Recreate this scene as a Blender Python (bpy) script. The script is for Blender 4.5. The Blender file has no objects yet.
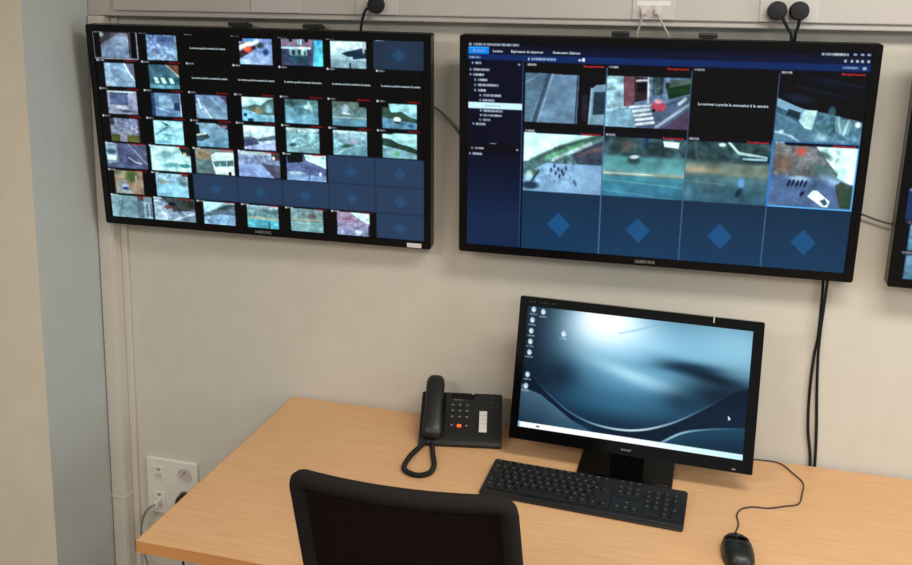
import bpy, bmesh, math, random
import numpy as np
from mathutils import Vector, Matrix, Euler
random.seed(4); R = math.radians
S = bpy.context.scene; C = S.collection

# ------------------------------------------------------------------ materials
def lin(c):
    c = c/255.0
    return c/12.92 if c <= .04045 else ((c+.055)/1.055)**2.4
def rgb(c): return (lin(c[0]), lin(c[1]), lin(c[2]), 1)
def mat(name, c, rough=.5, metal=0, spec=.5, vary=.06, scale=30, bump=0, stretch=None, c2=None, emit=None, es=1, detail=4):
    m = bpy.data.materials.new(name); m.use_nodes = True
    nt = m.node_tree; b = nt.nodes['Principled BSDF']
    b.inputs['Roughness'].default_value = rough; b.inputs['Metallic'].default_value = metal
    b.inputs['Specular IOR Level'].default_value = spec
    tc = nt.nodes.new('ShaderNodeTexCoord'); mp = nt.nodes.new('ShaderNodeMapping')
    if stretch: mp.inputs['Scale'].default_value = stretch
    nz = nt.nodes.new('ShaderNodeTexNoise'); nz.inputs['Scale'].default_value = scale; nz.inputs['Detail'].default_value = detail
    nt.links.new(tc.outputs['Object'], mp.inputs[0]); nt.links.new(mp.outputs[0], nz.inputs['Vector'])
    rp = nt.nodes.new('ShaderNodeValToRGB')
    if c2 is None:
        a = tuple(v*(1-vary) for v in c); d = tuple(min(255, v*(1+vary)) for v in c)
    else: a, d = c, c2
    rp.color_ramp.elements[0].color = rgb(a); rp.color_ramp.elements[1].color = rgb(d)
    rp.color_ramp.elements[0].position = .3; rp.color_ramp.elements[1].position = .7
    nt.links.new(nz.outputs['Fac'], rp.inputs[0]); nt.links.new(rp.outputs[0], b.inputs['Base Color'])
    if bump:
        bp = nt.nodes.new('ShaderNodeBump'); bp.inputs['Strength'].default_value = bump; bp.inputs['Distance'].default_value = .002
        nt.links.new(nz.outputs['Fac'], bp.inputs['Height']); nt.links.new(bp.outputs[0], b.inputs['Normal'])
    if emit:
        b.inputs['Emission Color'].default_value = rgb(emit); b.inputs['Emission Strength'].default_value = es
    return m
M = {}
M['wall'] = mat('wall_paint', (203, 197, 185), .85, spec=.2, vary=.012, scale=14, bump=.12)
M['pillar_front'] = mat('cream_paint_warm_lit', (217, 205, 185), .85, spec=.2, vary=.012, scale=14, bump=.12)  # cream base, partly standing in for warm lamp light on this face
M['pillar_side'] = mat('grey_paint_cool_lit', (186, 189, 184), .7, spec=.3, vary=.012, scale=14, bump=.1)  # greyer than the front, some of the cool side light is in the tone
M['ceiling'] = mat('ceiling_paint', (226, 224, 218), .9, vary=.01)
M['floor'] = mat('floor_vinyl', (128, 118, 108), .5, vary=.08, scale=40)
M['trunk'] = mat('cream_pvc', (206, 197, 184), .45, vary=.012, scale=6)
M['lid'] = mat('cream_pvc_lid', (208, 200, 188), .42, vary=.012, scale=6)
M['wallduct'] = mat('shaded_cream_pvc', (184, 176, 168), .45, vary=.012, scale=6)  # trunking cream darkened, painting in the weaker light high on the wall
M['ductframe'] = mat('pale_grey_plastic', (190, 183, 177), .4, vary=.01)
M['white'] = mat('white_plastic', (222, 217, 207), .35, vary=.01)
M['offwhite'] = mat('offwhite_plastic', (196, 184, 180), .4, vary=.02)
M['ivory'] = mat('ivory_cable', (170, 156, 140), .5, vary=.03)
M['greycable'] = mat('grey_cable', (88, 88, 86), .5, vary=.03)
M['black'] = mat('black_plastic', (14, 14, 14), .42, vary=.1)
M['gloss'] = mat('gloss_black', (7, 7, 8), .14, vary=.05)
M['bezel'] = mat('bezel_black', (6, 6, 7), .3, spec=.25, vary=.05)
M['rubber'] = mat('black_rubber', (22, 22, 23), .6, vary=.08, spec=.3)
M['socketcord'] = mat('light_grey_cable', (126, 128, 124), .5, vary=.03)
M['cord'] = mat('brown_grey_cord', (52, 46, 42), .55, vary=.05)
M['key'] = mat('key_black', (19, 19, 19), .5, spec=.35, vary=.06)
M['legend'] = mat('key_legend', (84, 84, 84), .5)
M['phone'] = mat('phone_charcoal', (19, 19, 19), .42, vary=.06)
M['phone_key'] = mat('phone_key', (30, 30, 31), .45)
M['silver'] = mat('silver_print', (150, 150, 155), .35, metal=.4)
M['paper'] = mat('paper_label', (212, 210, 205), .7, vary=.02)
M['dark_hole'] = mat('dark_recess', (150, 138, 132), .7)
M['metal'] = mat('grey_steel', (150, 150, 150), .4, metal=.8)
M['chrome'] = mat('chair_chrome', (190, 190, 190), .15, metal=1)
M['lamp_orange'] = mat('lit_orange', (255, 90, 40), .4, emit=(235, 80, 40), es=.9)
M['wood'] = mat('beech_laminate', (205, 158, 112), .42, spec=.35, c2=(215, 170, 125), scale=4, stretch=(3, 34, 34), detail=6)
M['wood_edge'] = mat('beech_edge', (194, 134, 76), .5, c2=(204, 145, 86), scale=4, stretch=(2, 30, 30))
M['fabric'] = mat('chair_fabric', (34, 31, 30), .95, spec=.1, vary=.15, scale=300, bump=.4)
M['mesh'] = mat('chair_mesh', (26, 17, 15), .95, spec=.08, vary=.25, scale=500, bump=.5)
M['cap_white'] = mat('caption_white', (20, 20, 20), .4, emit=(205, 222, 232), es=1)
M['cap_red'] = mat('caption_red', (20, 5, 5), .4, emit=(205, 35, 40), es=1)
M['cap_grey'] = mat('caption_grey', (20, 20, 20), .4, emit=(150, 165, 180), es=1)
def screen_mat(name):
    m = bpy.data.materials.new(name); m.use_nodes = True
    nt = m.node_tree; b = nt.nodes['Principled BSDF']
    b.inputs['Base Color'].default_value = (.006, .006, .007, 1); b.inputs['Roughness'].default_value = .2; b.inputs['Specular IOR Level'].default_value = .12
    at = nt.nodes.new('ShaderNodeAttribute'); at.attribute_name = 'picture'
    nt.links.new(at.outputs['Color'], b.inputs['Emission Color']); b.inputs['Emission Strength'].default_value = 1
    return m
M['screen'] = screen_mat('lit_screen')

# ------------------------------------------------------------------ mesh helpers
def link(name, bm, m, parent=None, smooth=False, auto=None):
    me = bpy.data.meshes.new(name)
    bmesh.ops.recalc_face_normals(bm, faces=bm.faces)
    bm.to_mesh(me); bm.free()
    for mm in (m if isinstance(m, (list, tuple)) else [m]): me.materials.append(mm)
    o = bpy.data.objects.new(name, me); C.objects.link(o)
    if parent: o.parent = parent
    if smooth:
        me.shade_smooth()
        if auto: me.set_sharp_from_angle(angle=R(auto))
    return o
def tag(o, label, cat, group=None):
    o['label'] = label; o['category'] = cat
    if group: o['group'] = group
    return o
def thing(name, label, cat, loc=(0, 0, 0), rot=(0, 0, 0), group=None):
    o = bpy.data.objects.new(name, None); C.objects.link(o); o.empty_display_size = .1
    o.location = loc; o.rotation_euler = rot
    return tag(o, label, cat, group)
def box(bm, a, b, bev=0, seg=2, mi=0):
    vs = [bm.verts.new((x, y, z)) for x in (a[0], b[0]) for y in (a[1], b[1]) for z in (a[2], b[2])]
    fs = [bm.faces.new([vs[i] for i in f]) for f in ((0, 1, 3, 2), (4, 6, 7, 5), (0, 4, 5, 1), (2, 3, 7, 6), (0, 2, 6, 4), (1, 5, 7, 3))]
    for f in fs: f.material_index = mi
    if bev:
        es = list({e for f in fs for e in f.edges})
        bmesh.ops.bevel(bm, geom=es, offset=bev, segments=seg, affect='EDGES', profile=.5)
    return vs
def BX(a, b, bev=0, seg=2):
    bm = bmesh.new(); box(bm, a, b, bev, seg); return bm
def prism(bm, pts, x0, x1, axis=0, mi=0):
    # pts: 2D outline in the two other axes
    def P(t, p):
        if axis == 0: return (t, p[0], p[1])
        if axis == 1: return (p[0], t, p[1])
        return (p[0], p[1], t)
    a = [bm.verts.new(P(x0, p)) for p in pts]; b = [bm.verts.new(P(x1, p)) for p in pts]
    n = len(pts); fs = [bm.faces.new(a), bm.faces.new(b[::-1])]
    for i in range(n): fs.append(bm.faces.new((a[i], b[i], b[(i+1) % n], a[(i+1) % n])))
    for f in fs: f.material_index = mi
    return fs
def catmull(pts, n=8, closed=False):
    P = [Vector(p) for p in pts]; out = []
    N = len(P); rng = range(N if closed else N-1)
    for i in rng:
        p0 = P[(i-1) % N] if closed or i > 0 else P[0]*2-P[1]
        p1 = P[i]; p2 = P[(i+1) % N]
        p3 = P[(i+2) % N] if closed or i+2 < N else P[-1]*2-P[-2]
        for k in range(n):
            t = k/n
            out.append(.5*((2*p1)+(p2-p0)*t+(2*p0-5*p1+4*p2-p3)*t*t+(3*p1-p0-3*p2+p3)*t**3))
    if not closed: out.append(P[-1])
    return out
def tube(bm, path, r, sides=8, closed=False, cap=True, mi=0):
    path = [Vector(p) for p in path]; n = len(path); rings = []; up = None
    for i, p in enumerate(path):
        if closed: d = (path[(i+1) % n]-path[i-1])
        else: d = path[min(i+1, n-1)]-path[max(i-1, 0)]
        d.normalize()
        if up is None: up = d.orthogonal().normalized()
        else:
            up = up-d*up.dot(d); up.normalize()
        s = d.cross(up); rr = r(i/(n-1)) if callable(r) else r
        rings.append([bm.verts.new(p+(up*math.cos(2*math.pi*k/sides)+s*math.sin(2*math.pi*k/sides))*rr) for k in range(sides)])
    for i in range(n if closed else n-1):
        a, b = rings[i], rings[(i+1) % n]
        for k in range(sides):
            f = bm.faces.new((a[k], a[(k+1) % sides], b[(k+1) % sides], b[k])); f.material_index = mi
    if cap and not closed:
        bm.faces.new(rings[0][::-1]); bm.faces.new(rings[-1])
def TB(path, r, sides=8, closed=False):
    bm = bmesh.new(); tube(bm, path, r, sides, closed); return bm
def lathe(bm, prof, M4, seg=24):
    rings = []
    for (r, h) in prof:
        rings.append([bm.verts.new(M4 @ Vector((r*math.cos(2*math.pi*k/seg), r*math.sin(2*math.pi*k/seg), h))) for k in range(seg)])
    for a, b in zip(rings, rings[1:]):
        for k in range(seg): bm.faces.new((a[k], a[(k+1) % seg], b[(k+1) % seg], b[k]))
    bm.faces.new(rings[0][::-1]); bm.faces.new(rings[-1])
def rrect(w, h, r, n=5, cx=0, cy=0):
    pts = []
    for (sx, sy, a0) in ((1, 1, 0), (-1, 1, 90), (-1, -1, 180), (1, -1, 270)):
        for k in range(n+1):
            a = R(a0+90*k/n); pts.append((cx+sx*(w/2-r)+r*math.cos(a), cy+sy*(h/2-r)+r*math.sin(a)))
    return pts
def text_into(bm, s, size, mtx, width=None, mi=0, bold=0):
    cu = bpy.data.curves.new('t', 'FONT'); cu.body = s; cu.size = size; cu.resolution_u = 1; cu.offset = bold
    o = bpy.data.objects.new('t', cu); C.objects.link(o)
    dg = bpy.context.evaluated_depsgraph_get(); dg.update()
    me = bpy.data.meshes.new_from_object(o.evaluated_get(dg))
    bpy.data.objects.remove(o); bpy.data.curves.remove(cu)
    if len(me.vertices) == 0: return
    xs = [v.co.x for v in me.vertices]; w = max(xs)-min(xs); sx = (width/w) if width else 1
    x0 = min(xs)
    for v in me.vertices: v.co = mtx @ Vector(((v.co.x-x0)*sx, v.co.y, 0))
    n0 = len(bm.faces); bm.from_mesh(me); bm.faces.ensure_lookup_table()
    for f in bm.faces[n0:]: f.material_index = mi
    bpy.data.meshes.remove(me)
def link_flat(name, bm, m, parent):   # keeps the normals of lettering as made
    me = bpy.data.meshes.new(name); bm.to_mesh(me); bm.free()
    for mm in (m if isinstance(m, (list, tuple)) else [m]): me.materials.append(mm)
    o = bpy.data.objects.new(name, me); C.objects.link(o); o.parent = parent; return o
UPRIGHT = Matrix(((1, 0, 0, 0), (0, 0, -1, 0), (0, 1, 0, 0), (0, 0, 0, 1)))   # text plane -> local x,z facing -y

# ------------------------------------------------------------------ screen pictures
class Canvas:
    """A picture shown by a screen, drawn in fractions of the panel (u right, v down)."""
    def __init__(s, rect, nx, ny, bg=(0, 0, 0)):
        s.r = rect; s.W, s.H = nx*2, ny*2; s.nx, s.ny = nx, ny
        s.a = np.empty((s.H, s.W, 3)); s.a[:] = np.array(bg)/255.
        u = rect[0]+(rect[2]-rect[0])*(np.arange(s.W)+.5)/s.W; v = rect[1]+(rect[3]-rect[1])*(np.arange(s.H)+.5)/s.H
        s.U, s.V = np.meshgrid(u, v)
        s.rs = np.random.RandomState(7); s.k, s.soft = .3, .35
    def sub(s, u0, v0, u1, v1):
        r = s.r; x0 = int(round((u0-r[0])/(r[2]-r[0])*s.W)); x1 = int(round((u1-r[0])/(r[2]-r[0])*s.W))
        y0 = int(round((v0-r[1])/(r[3]-r[1])*s.H)); y1 = int(round((v1-r[1])/(r[3]-r[1])*s.H))
        return slice(max(y0, 0), min(max(y1, y0+1), s.H)), slice(max(x0, 0), min(max(x1, x0+1), s.W))
    def points(s):
        b = s.a.reshape(s.ny, 2, s.nx, 2, 3).mean((1, 3))
        if s.soft:
            p = np.pad(b, ((1, 1), (1, 1), (0, 0)), 'edge'); q = s.soft
            b = (1-q)*b+q*.25*(p[:-2, 1:-1]+p[2:, 1:-1]+p[1:-1, :-2]+p[1:-1, 2:])
        return np.clip(b+s.k*(b-.40), 0, 1)
class Tile:
    """A rectangle of the canvas with its own 0..1 coordinates."""
    def __init__(t, cv, u0, v0, u1, v1):
        t.cv = cv; t.k = (u0, v0, u1, v1); t.sl = cv.sub(u0, v0, u1, v1)
        t.x = (cv.U[t.sl]-u0)/(u1-u0); t.y = (cv.V[t.sl]-v0)/(v1-v0)
    @property
    def a(t): return t.cv.a[t.sl]
    def put(t, m, c, al=1):
        m = (m*al)[..., None]; t.a[:] = t.a*(1-m)+np.array(c)/255.*m
    def fill(t, c): t.a[:] = np.array(c)/255.
    def grad(t, c0, c1, ax=1):
        k = (t.y if ax else t.x)[..., None]; t.a[:] = np.array(c0)/255.*(1-k)+np.array(c1)/255.*k
    def poly(t, pts, c, al=1):
        m = np.zeros(t.x.shape, bool); n = len(pts)
        for i in range(n):
            (x0, y0), (x1, y1) = pts[i], pts[(i+1) % n]
            if y0 == y1: continue
            cr = (y0 > t.y) != (y1 > t.y)
            m ^= cr & (t.x < (x1-x0)*(t.y-y0)/(y1-y0)+x0)
        t.put(m.astype(float), c, al)
    def rect(t, x0, y0, x1, y1, c, al=1):
        t.put(((t.x >= x0) & (t.x < x1) & (t.y >= y0) & (t.y < y1)).astype(float), c, al)
    def blob(t, cx, cy, rx, ry, c, al=1, soft=.3, ang=0):
        dx, dy = t.x-cx, t.y-cy; ca, sa = math.cos(R(ang)), math.sin(R(ang))
        d = np.sqrt(((dx*ca+dy*sa)/rx)**2+((dy*ca-dx*sa)/ry)**2)
        t.put(np.clip((1-d)/max(soft, 1e-3), 0, 1), c, al)
    def line(t, pts, w, c, al=1, asp=1.7):
        d = np.full(t.x.shape, 9.)
        for (x0, y0), (x1, y1) in zip(pts, pts[1:]):
            px, py = (t.x-x0)*asp, t.y-y0; ex, ey = (x1-x0)*asp, y1-y0
            k = np.clip((px*ex+py*ey)/max(ex*ex+ey*ey, 1e-9), 0, 1)
            d = np.minimum(d, np.hypot(px-k*ex, py-k*ey))
        t.put(np.clip(1.5-d/w, 0, 1), c, al)
    def specks(t, n, size, amp=.25, tint=(1, 1, 1), y0=0, y1=1, x0=0, x1=1):
        def octave(sz):
            gx, gy = max(2, int(sz*1.3)), max(2, int(sz))
            g = t.cv.rs.rand(gy+1, gx+1); X = np.clip(t.x, 0, .999)*gx; Y = np.clip(t.y, 0, .999)*gy
            i, j = Y.astype(int), X.astype(int); fy, fx = Y-i, X-j
            return g[i, j]*(1-fx)*(1-fy)+g[i, j+1]*fx*(1-fy)+g[i+1, j]*(1-fx)*fy+g[i+1, j+1]*fx*fy
        v = .5+.78*(.55*octave(size)+.45*octave(size*2.3)-.5)
        m = ((t.y >= y0) & (t.y <= y1) & (t.x >= x0) & (t.x <= x1))
        t.a[:] = np.clip(t.a*(1+((v-.5)*2*amp*m)[..., None]*np.array(tint)), 0, 1)
    def dashes(t, x0, y, x1, h, c, al=.8):
        w = x1-x0; n = max(3, int(w*t.x.shape[1]/(t.x.max()-t.x.min())/1.5)); g = t.cv.rs.rand(n+1)*.6+.4; h = h*.8
        m = ((t.x >= x0) & (t.x < x1) & (np.abs(t.y-y) < h/2))
        t.put(m*g[np.clip(((t.x-x0)/w*n).astype(int), 0, n)], c, al)

def make_screen(cv, W, H, parent, y):
    nx, ny = cv.nx, cv.ny; r = cv.r; col = cv.points()
    xs = -W/2+W*np.linspace(r[0], r[2], nx); zs = H*(1-np.linspace(r[1], r[3], ny))
    X, Z = np.meshgrid(xs, zs); co = np.stack([X, np.full_like(X, y), Z], -1).astype('f').ravel()
    me = bpy.data.meshes.new('screen'); me.vertices.add(nx*ny); me.vertices.foreach_set('co', co)
    i = (np.arange(ny-1)[:, None]*nx+np.arange(nx-1)[None]).ravel()
    q = np.stack([i, i+nx, i+nx+1, i+1], -1).astype('i').ravel(); nf = len(i)
    me.loops.add(nf*4); me.loops.foreach_set('vertex_index', q)
    me.polygons.add(nf); me.polygons.foreach_set('loop_start', np.arange(0, nf*4, 4, dtype='i'))
    at = me.attributes.new('picture', 'FLOAT_COLOR', 'POINT')
    L = np.where(col <= .04045, col/12.92, ((col+.055)/1.055)**2.4)
    at.data.foreach_set('color', np.concatenate([L, np.ones((ny, nx, 1))], -1).astype('f').ravel())
    me.update(calc_edges=True); me.validate(); me.materials.append(M['screen'])
    o = bpy.data.objects.new('screen', me); C.objects.link(o); o.parent = parent; return o

# ================================================================== SETTING
def struct(name, bm, m):
    o = link(name, bm, m); o['kind'] = 'structure'; return o
XR, YB = 3.6, -4.6
struct('wall_back', BX((-.59, 0, 0), (XR, .12, 2.6)), M['wall'])
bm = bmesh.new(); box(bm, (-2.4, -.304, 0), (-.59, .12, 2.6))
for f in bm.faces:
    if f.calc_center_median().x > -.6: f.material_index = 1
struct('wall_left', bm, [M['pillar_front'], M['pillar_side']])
struct('wall_right', BX((XR, YB, 0), (XR+.12, .12, 2.6)), M['wall'])
struct('floor', BX((-2.4, YB, -.1), (XR+.12, .12, 0)), M['floor'])
struct('ceiling', BX((-2.4, YB, 2.6), (XR+.12, .12, 2.7)), M['ceiling'])
struct('baseboard_back', BX((-.52, -.012, 0), (XR, 0, .075), .003), M['offwhite'])

# ================================================================== CABLE TRUNKING
t = thing('cable_trunking', 'long cream plastic cable trunking running along the wall above the three wall displays', 'cable trunking', (-.5895, 0, 1.794))
L0 = XR+.5895
link('channel', BX((0, -.042, 0), (L0, 0, .165), .003), M['wallduct'], t)
link('lid', BX((.085, -.05, .014), (L0, -.0415, .15), .003), M['wallduct'], t)
for (xa, xb) in ((-.02, .1), (.50, .64), (.79, .90), (1.476, 1.571), (1.757, 1.88)):
    link('outlet_frame', BX((xa+.0, -.0525, .0155), (xb, -.0495, .095), .0012), M['ductframe'], t) if xa > 0 else None
def round_socket(x, z):
    bm = bmesh.new(); lathe(bm, [(.0005, 0), (.021, 0), (.021, .0012), (.019, .0012), (.0175, .0002), (.0005, .0002)], Matrix.Translation((x, -.0527, z)) @ Matrix.Rotation(R(90), 4, 'X'))
    link('socket', bm, M['offwhite'], t)
for x in (.8495, 1.7935, 1.8395): round_socket(x, .039)
for x in (1.5025, 1.5335):
    link('data_port', BX((x-.009, -.0545, .024), (x+.009, -.0522, .046), .001), M['offwhite'], t)
bm = BX((1.485, -.0535, .047), (1.562, -.0522, .058), .0005); link('label_strip', bm, M['paper'], t)

t = thing('vertical_trunking', 'upright cream plastic cable trunking in the left corner beside the grey wall side', 'cable trunking', (-.5895, 0, 0))
link('channel', BX((0, -.046, 0), (.049, 0, 1.7935), .003), M['trunk'], t)
link('lid', BX((.003, -.051, .0), (.046, -.0455, 1.7935), .003), M['lid'], t)
link('side_duct', BX((.0492, -.012, 0), (.068, 0, 1.7935), .002), M['trunk'], t)
link('coupler', BX((-.0003, -.0525, .352), (.0515, -.0, .358), .001), M['trunk'], t)

# ================================================================== WALL SOCKET PLATE
t = thing('wall_outlet', 'square white double wall socket plate low on the wall by the left desk edge', 'wall outlet', (-.402, 0, .30))
link('faceplate', BX((-.086, -.013, 0), (.086, 0, .182), .004), M['white'], t)
def sock(x, z):
    bm = bmesh.new()
    lathe(bm, [(.0005, -.001), (.024, -.001), (.024, .0018), (.0215, .0018), (.019, 0), (.0005, 0)], Matrix.Translation((x, -.0131, z)) @ Matrix.Rotation(R(90), 4, 'X'), 28)
    s = link('power_socket', bm, M['offwhite'], t, True, 30)
    bm = bmesh.new()
    for dx in (-.0095, .0095): lathe(bm, [(.0004, 0), (.0022, 0), (.0022, .0006), (.0004, .0006)], Matrix.Translation((x+dx, -.0131, z)) @ Matrix.Rotation(R(90), 4, 'X'), 10)
    lathe(bm, [(.0004, 0), (.0026, 0), (.0026, .008), (.0004, .009)], Matrix.Translation((x, -.0131, z+.011)) @ Matrix.Rotation(R(90), 4, 'X'), 10)
    link('pin_holes', bm, M['dark_hole'], s)
sock(.045, .138); sock(.045, .066)
for z in (.135, .052):
    d = link('data_port', BX((-.062, -.0155, z-.022), (-.022, -.0125, z+.022), .0015), M['white'], t)
    link('shutter', BX((-.053, -.0168, z-.014), (-.033, -.015, z), .0008), M['offwhite'], d)
    link('label_mark', BX((-.049, -.0160, z+.008), (-.037, -.015, z+.016), .0004), M['dark_hole'], d)
t = thing('network_cable', 'grey network cable plugged into the wall socket plate by the left desk edge', 'cable', (-.445, -.013, .345))
link('connector', BX((-.006, -.028, -.008), (.006, -.003, .006), .0015), M['white'], t)
link('cord', TB(catmull([(0, -.026, -.001), (-.012, -.034, -.008), (-.035, -.03, -.035), (-.055, -.02, -.085), (-.06, -.014, -.15), (-.03, -.016, -.25), (.02, -.02, -.323)], 6), .003), M['socketcord'], t, True)
t = thing('desk_power_plug', 'black power plug in the white wall socket plate, partly hidden by the desk edge', 'power plug', (-.357, -.0135, .366))
bm = bmesh.new(); lathe(bm, [(.0005, .001), (.019, .001), (.02, .008), (.019, .024), (.014, .036), (.0005, .038)], Matrix.Rotation(R(90), 4, 'X'), 20)
link('plug_body', bm, M['black'], t, True, 35)
link('cord', TB(catmull([(0, -.036, 0), (.01, -.045, -.03), (.015, -.035, -.1), (.0, -.025, -.2), (.02, -.02, -.345)], 6), .0035), M['rubber'], t, True)

# ================================================================== DESK
DX, DD = 2.35, .787
t = thing('desk', 'light beech office desk along the wall under the displays', 'desk', (0, -.012, 0))
D1 = -(DD-.012)
link('desktop', BX((.0012, D1+.0012, .715), (DX, 0, .74), .001), M['wood'], t)
bm = bmesh.new(); box(bm, (0, D1, .7145), (DX, D1+.0014, .7399)); box(bm, (0, D1, .7145), (.0014, 0, .7399))
link('edge_band', bm, M['wood_edge'], t)
for (x, y) in ((.30, D1+.10), (.30, -.08), (DX-.06, D1+.10), (DX-.06, -.08)):
    bm = bmesh.new(); tube(bm, [(x, y, .0), (x, y, .7149)], .025, 16); link('leg', bm, M['metal'], t, True, 40)
bm = bmesh.new(); box(bm, (.3, -.095, .66), (DX-.085, -.065, .7149)); link('rear_rail', bm, M['metal'], t)
bm = bmesh.new(); box(bm, (.3, D1+.09, .67), (DX-.085, D1+.115, .7149)); link('front_rail', bm, M['metal'], t)

# ================================================================== WALL DISPLAYS
def display(label, loc, yaw, tilt, W, H, hooks, cv, label_sticker=False, roll=0, group='wall displays'):
    t = thing('wall_display', label, 'display', loc, (tilt, 0, yaw), group); t.rotation_mode = 'YXZ'; t.rotation_euler = (tilt, -roll, yaw)
    bm = bmesh.new(); bz = .0175; r = .004
    out = rrect(W, H, .006, 4, 0, H/2); inn = [(-W/2+W*.0195, H*.0385), (W/2-W*.0195, H*.0385), (W/2-W*.0195, H*(1-.034)), (-W/2+W*.0195, H*(1-.034))]
    # front ring
    inn = [inn[2], inn[3], inn[0], inn[1]]; n = len(out); per = n//4
    vo = [bm.verts.new((p[0], 0, p[1])) for p in out]; vi = [bm.verts.new((p[0], 0, p[1])) for p in inn]
    vb = [bm.verts.new((p[0], .003, p[1])) for p in inn]; vr = [bm.verts.new((p[0]*.999, .034, p[1])) for p in out]
    for i in range(n):
        k0, k1 = i//per, ((i+1) % n)//per
        if k0 == k1: bm.faces.new((vo[i], vo[(i+1) % n], vi[k0]))
        else: bm.faces.new((vo[i], vo[(i+1) % n], vi[k1], vi[k0]))
        bm.faces.new((vo[i], vr[i], vr[(i+1) % n], vo[(i+1) % n]))
    for k in range(4): bm.faces.new((vi[k], vi[(k+1) % 4], vb[(k+1) % 4], vb[k]))
    bm.faces.new(vr)
    link('bezel', bm, M['bezel'], t)
    bm = bmesh.new(); prism(bm, rrect(W*.72, H*.62, .02, 4, 0, H*.46), .0338, .05, 1); link('rear_housing', bm, M['black'], t)
    s, c = math.sin(tilt), math.cos(tilt)
    yw = lambda z: (-loc[1]+z*s)/c-.011
    for (a, b) in hooks:
        bm = bmesh.new(); xm = (a+b)/2
        prism(bm, [(.0505, .12), (.0505, H-.06), (.036, H-.06), (.036, H+.002), (yw(H)-.01, H+.002), (yw(.12), .12)], xm-.012, xm+.012, 0)
        box(bm, (a, .036, H+.0005), (b, .062, H+.0105), .0015)
        link('mount_hook', bm, M['black'], t)
    sc = make_screen(cv, W, H, t, .0024)
    bm = bmesh.new(); text_into(bm, 'SAMSUNG', .0115, Matrix.Translation((-W*.029+(W*.009 if label_sticker else 0), -.0004, H*.0115)) @ UPRIGHT, .047, bold=.0002)
    link_flat('brand_lettering', bm, M['silver'], t)
    if label_sticker:
        st = link('sticker', BX((W*.432, -.0006, H*.004), (W*.473, .0, H*.0255)), M['paper'], t); st['label'] = 'white paper sticker'
    return t, sc
def captions(sc, W, H, items):
    mats = [M['cap_white'], M['cap_red'], M['cap_grey']]
    for (tx, u, v, wd, hh, mi) in items:
        bm = bmesh.new(); text_into(bm, tx, hh*H*1.35, Matrix.Translation((-W/2+u*W, .0018, H*(1-v))) @ UPRIGHT, wd*W, 0, .00012)
        link_flat('caption', bm, mats[mi], sc)

MSG = 'Le serveur a perdu la connexion \u00e0 la cam\u00e9ra'
REC = 'Enregistrement'
W1, H1 = .9435, .5525
cv = Canvas((.0195, .034, .9805, .9615), 560, 316, (13, 12, 17))
GU = [.018, .158, .295, .434, .569, .706, .843, .981]; GV = [.024, .164, .300, .435, .572, .708, .838, .966]
BL = (38, 62, 98); BK = (16, 15, 20)
caps = []
def T1(r, c): return Tile(cv, GU[c-1], GV[r-1], GU[c], GV[r])
def I1(r, c, x0=.2, x1=.87, y0=.13, y1=.98):
    a, b, u, v = GU[c-1], GV[r-1], GU[c], GV[r]
    return Tile(cv, a+(u-a)*x0, b+(v-b)*y0, a+(u-a)*x1, b+(v-b)*y1)
for (r, c) in ((1, 7), (5, 6), (5, 7), (6, 3), (6, 4), (6, 5), (6, 6), (6, 7), (7, 7)):
    q = T1(r, c); q.fill((44, 60, 80)); q.rect(.015, .02, .985, .97, (52, 69, 92) if r > 1 else (48, 61, 78))
    q.blob(.5, .55, .42, .55, (54, 76, 102), .45, 1)
    q.poly([(.5, .33), (.63, .55), (.5, .76), (.37, .55)], (52, 92, 126), .5)
for (r, c) in ((1, 3), (2, 3), (2, 4), (2, 5), (2, 6), (2, 7)):
    T1(r, c).fill(BK); caps.append((MSG, GU[c-1]+.022, GV[r-1]+.077, .106, .010, 0))
# row 1
q = T1(1, 1); q.fill((26, 22, 26)); q.line([(.01, .06), (.985, .06), (.985, .985), (.01, .985), (.01, .06)], .02, (165, 172, 182)); q.line([(.83, .07), (.83, .98)], .01, (140, 145, 150))
q = I1(1, 1, .17, .8, .1, .95); q.grad((92, 92, 100), (112, 138, 165)); q.poly([(0, .5), (.35, .25), (.75, 0), (0, 0)], (66, 62, 70)); q.blob(.75, .35, .45, .45, (150, 176, 205), .9, .9); q.blob(.05, .08, .12, .14, (170, 205, 200), .9, .6); q.specks(0, 9, .12)
q = I1(1, 2); q.grad((96, 120, 155), (140, 172, 205)); q.specks(0, 10, .5); q.specks(0, 16, .4); q.blob(.6, .2, .5, .25, (45, 55, 85), .6, .9); q.line([(.95, .1), (.98, .9)], .03, (120, 150, 150)); q.line([(.2, .75), (.5, .95)], .05, (185, 210, 230), .6)
q = I1(1, 4, .22, .93, .16, 1); q.grad((120, 145, 190), (150, 180, 222)); q.poly([(0, .2), (.35, .05), (.5, .05), (.5, .4), (0, .8)], (64, 48, 56)); q.line([(0, .38), (.25, .22), (.55, .12)], .1, (215, 235, 245)); q.blob(.27, .42, .16, .16, (205, 92, 72), 1, .5); q.blob(.65, .25, .16, .16, (58, 66, 62), .9, .6); q.blob(.8, .52, .12, .2, (50, 76, 128), .9, .6); q.poly([(.1, 1), (.45, .4), (.85, 1)], (158, 186, 226), .8); q.specks(0, 12, .18); q.rect(0, 0, .12, .12, (20, 24, 30)); q.blob(.35, .04, .2, .1, (90, 150, 200), .9, .5)
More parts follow.
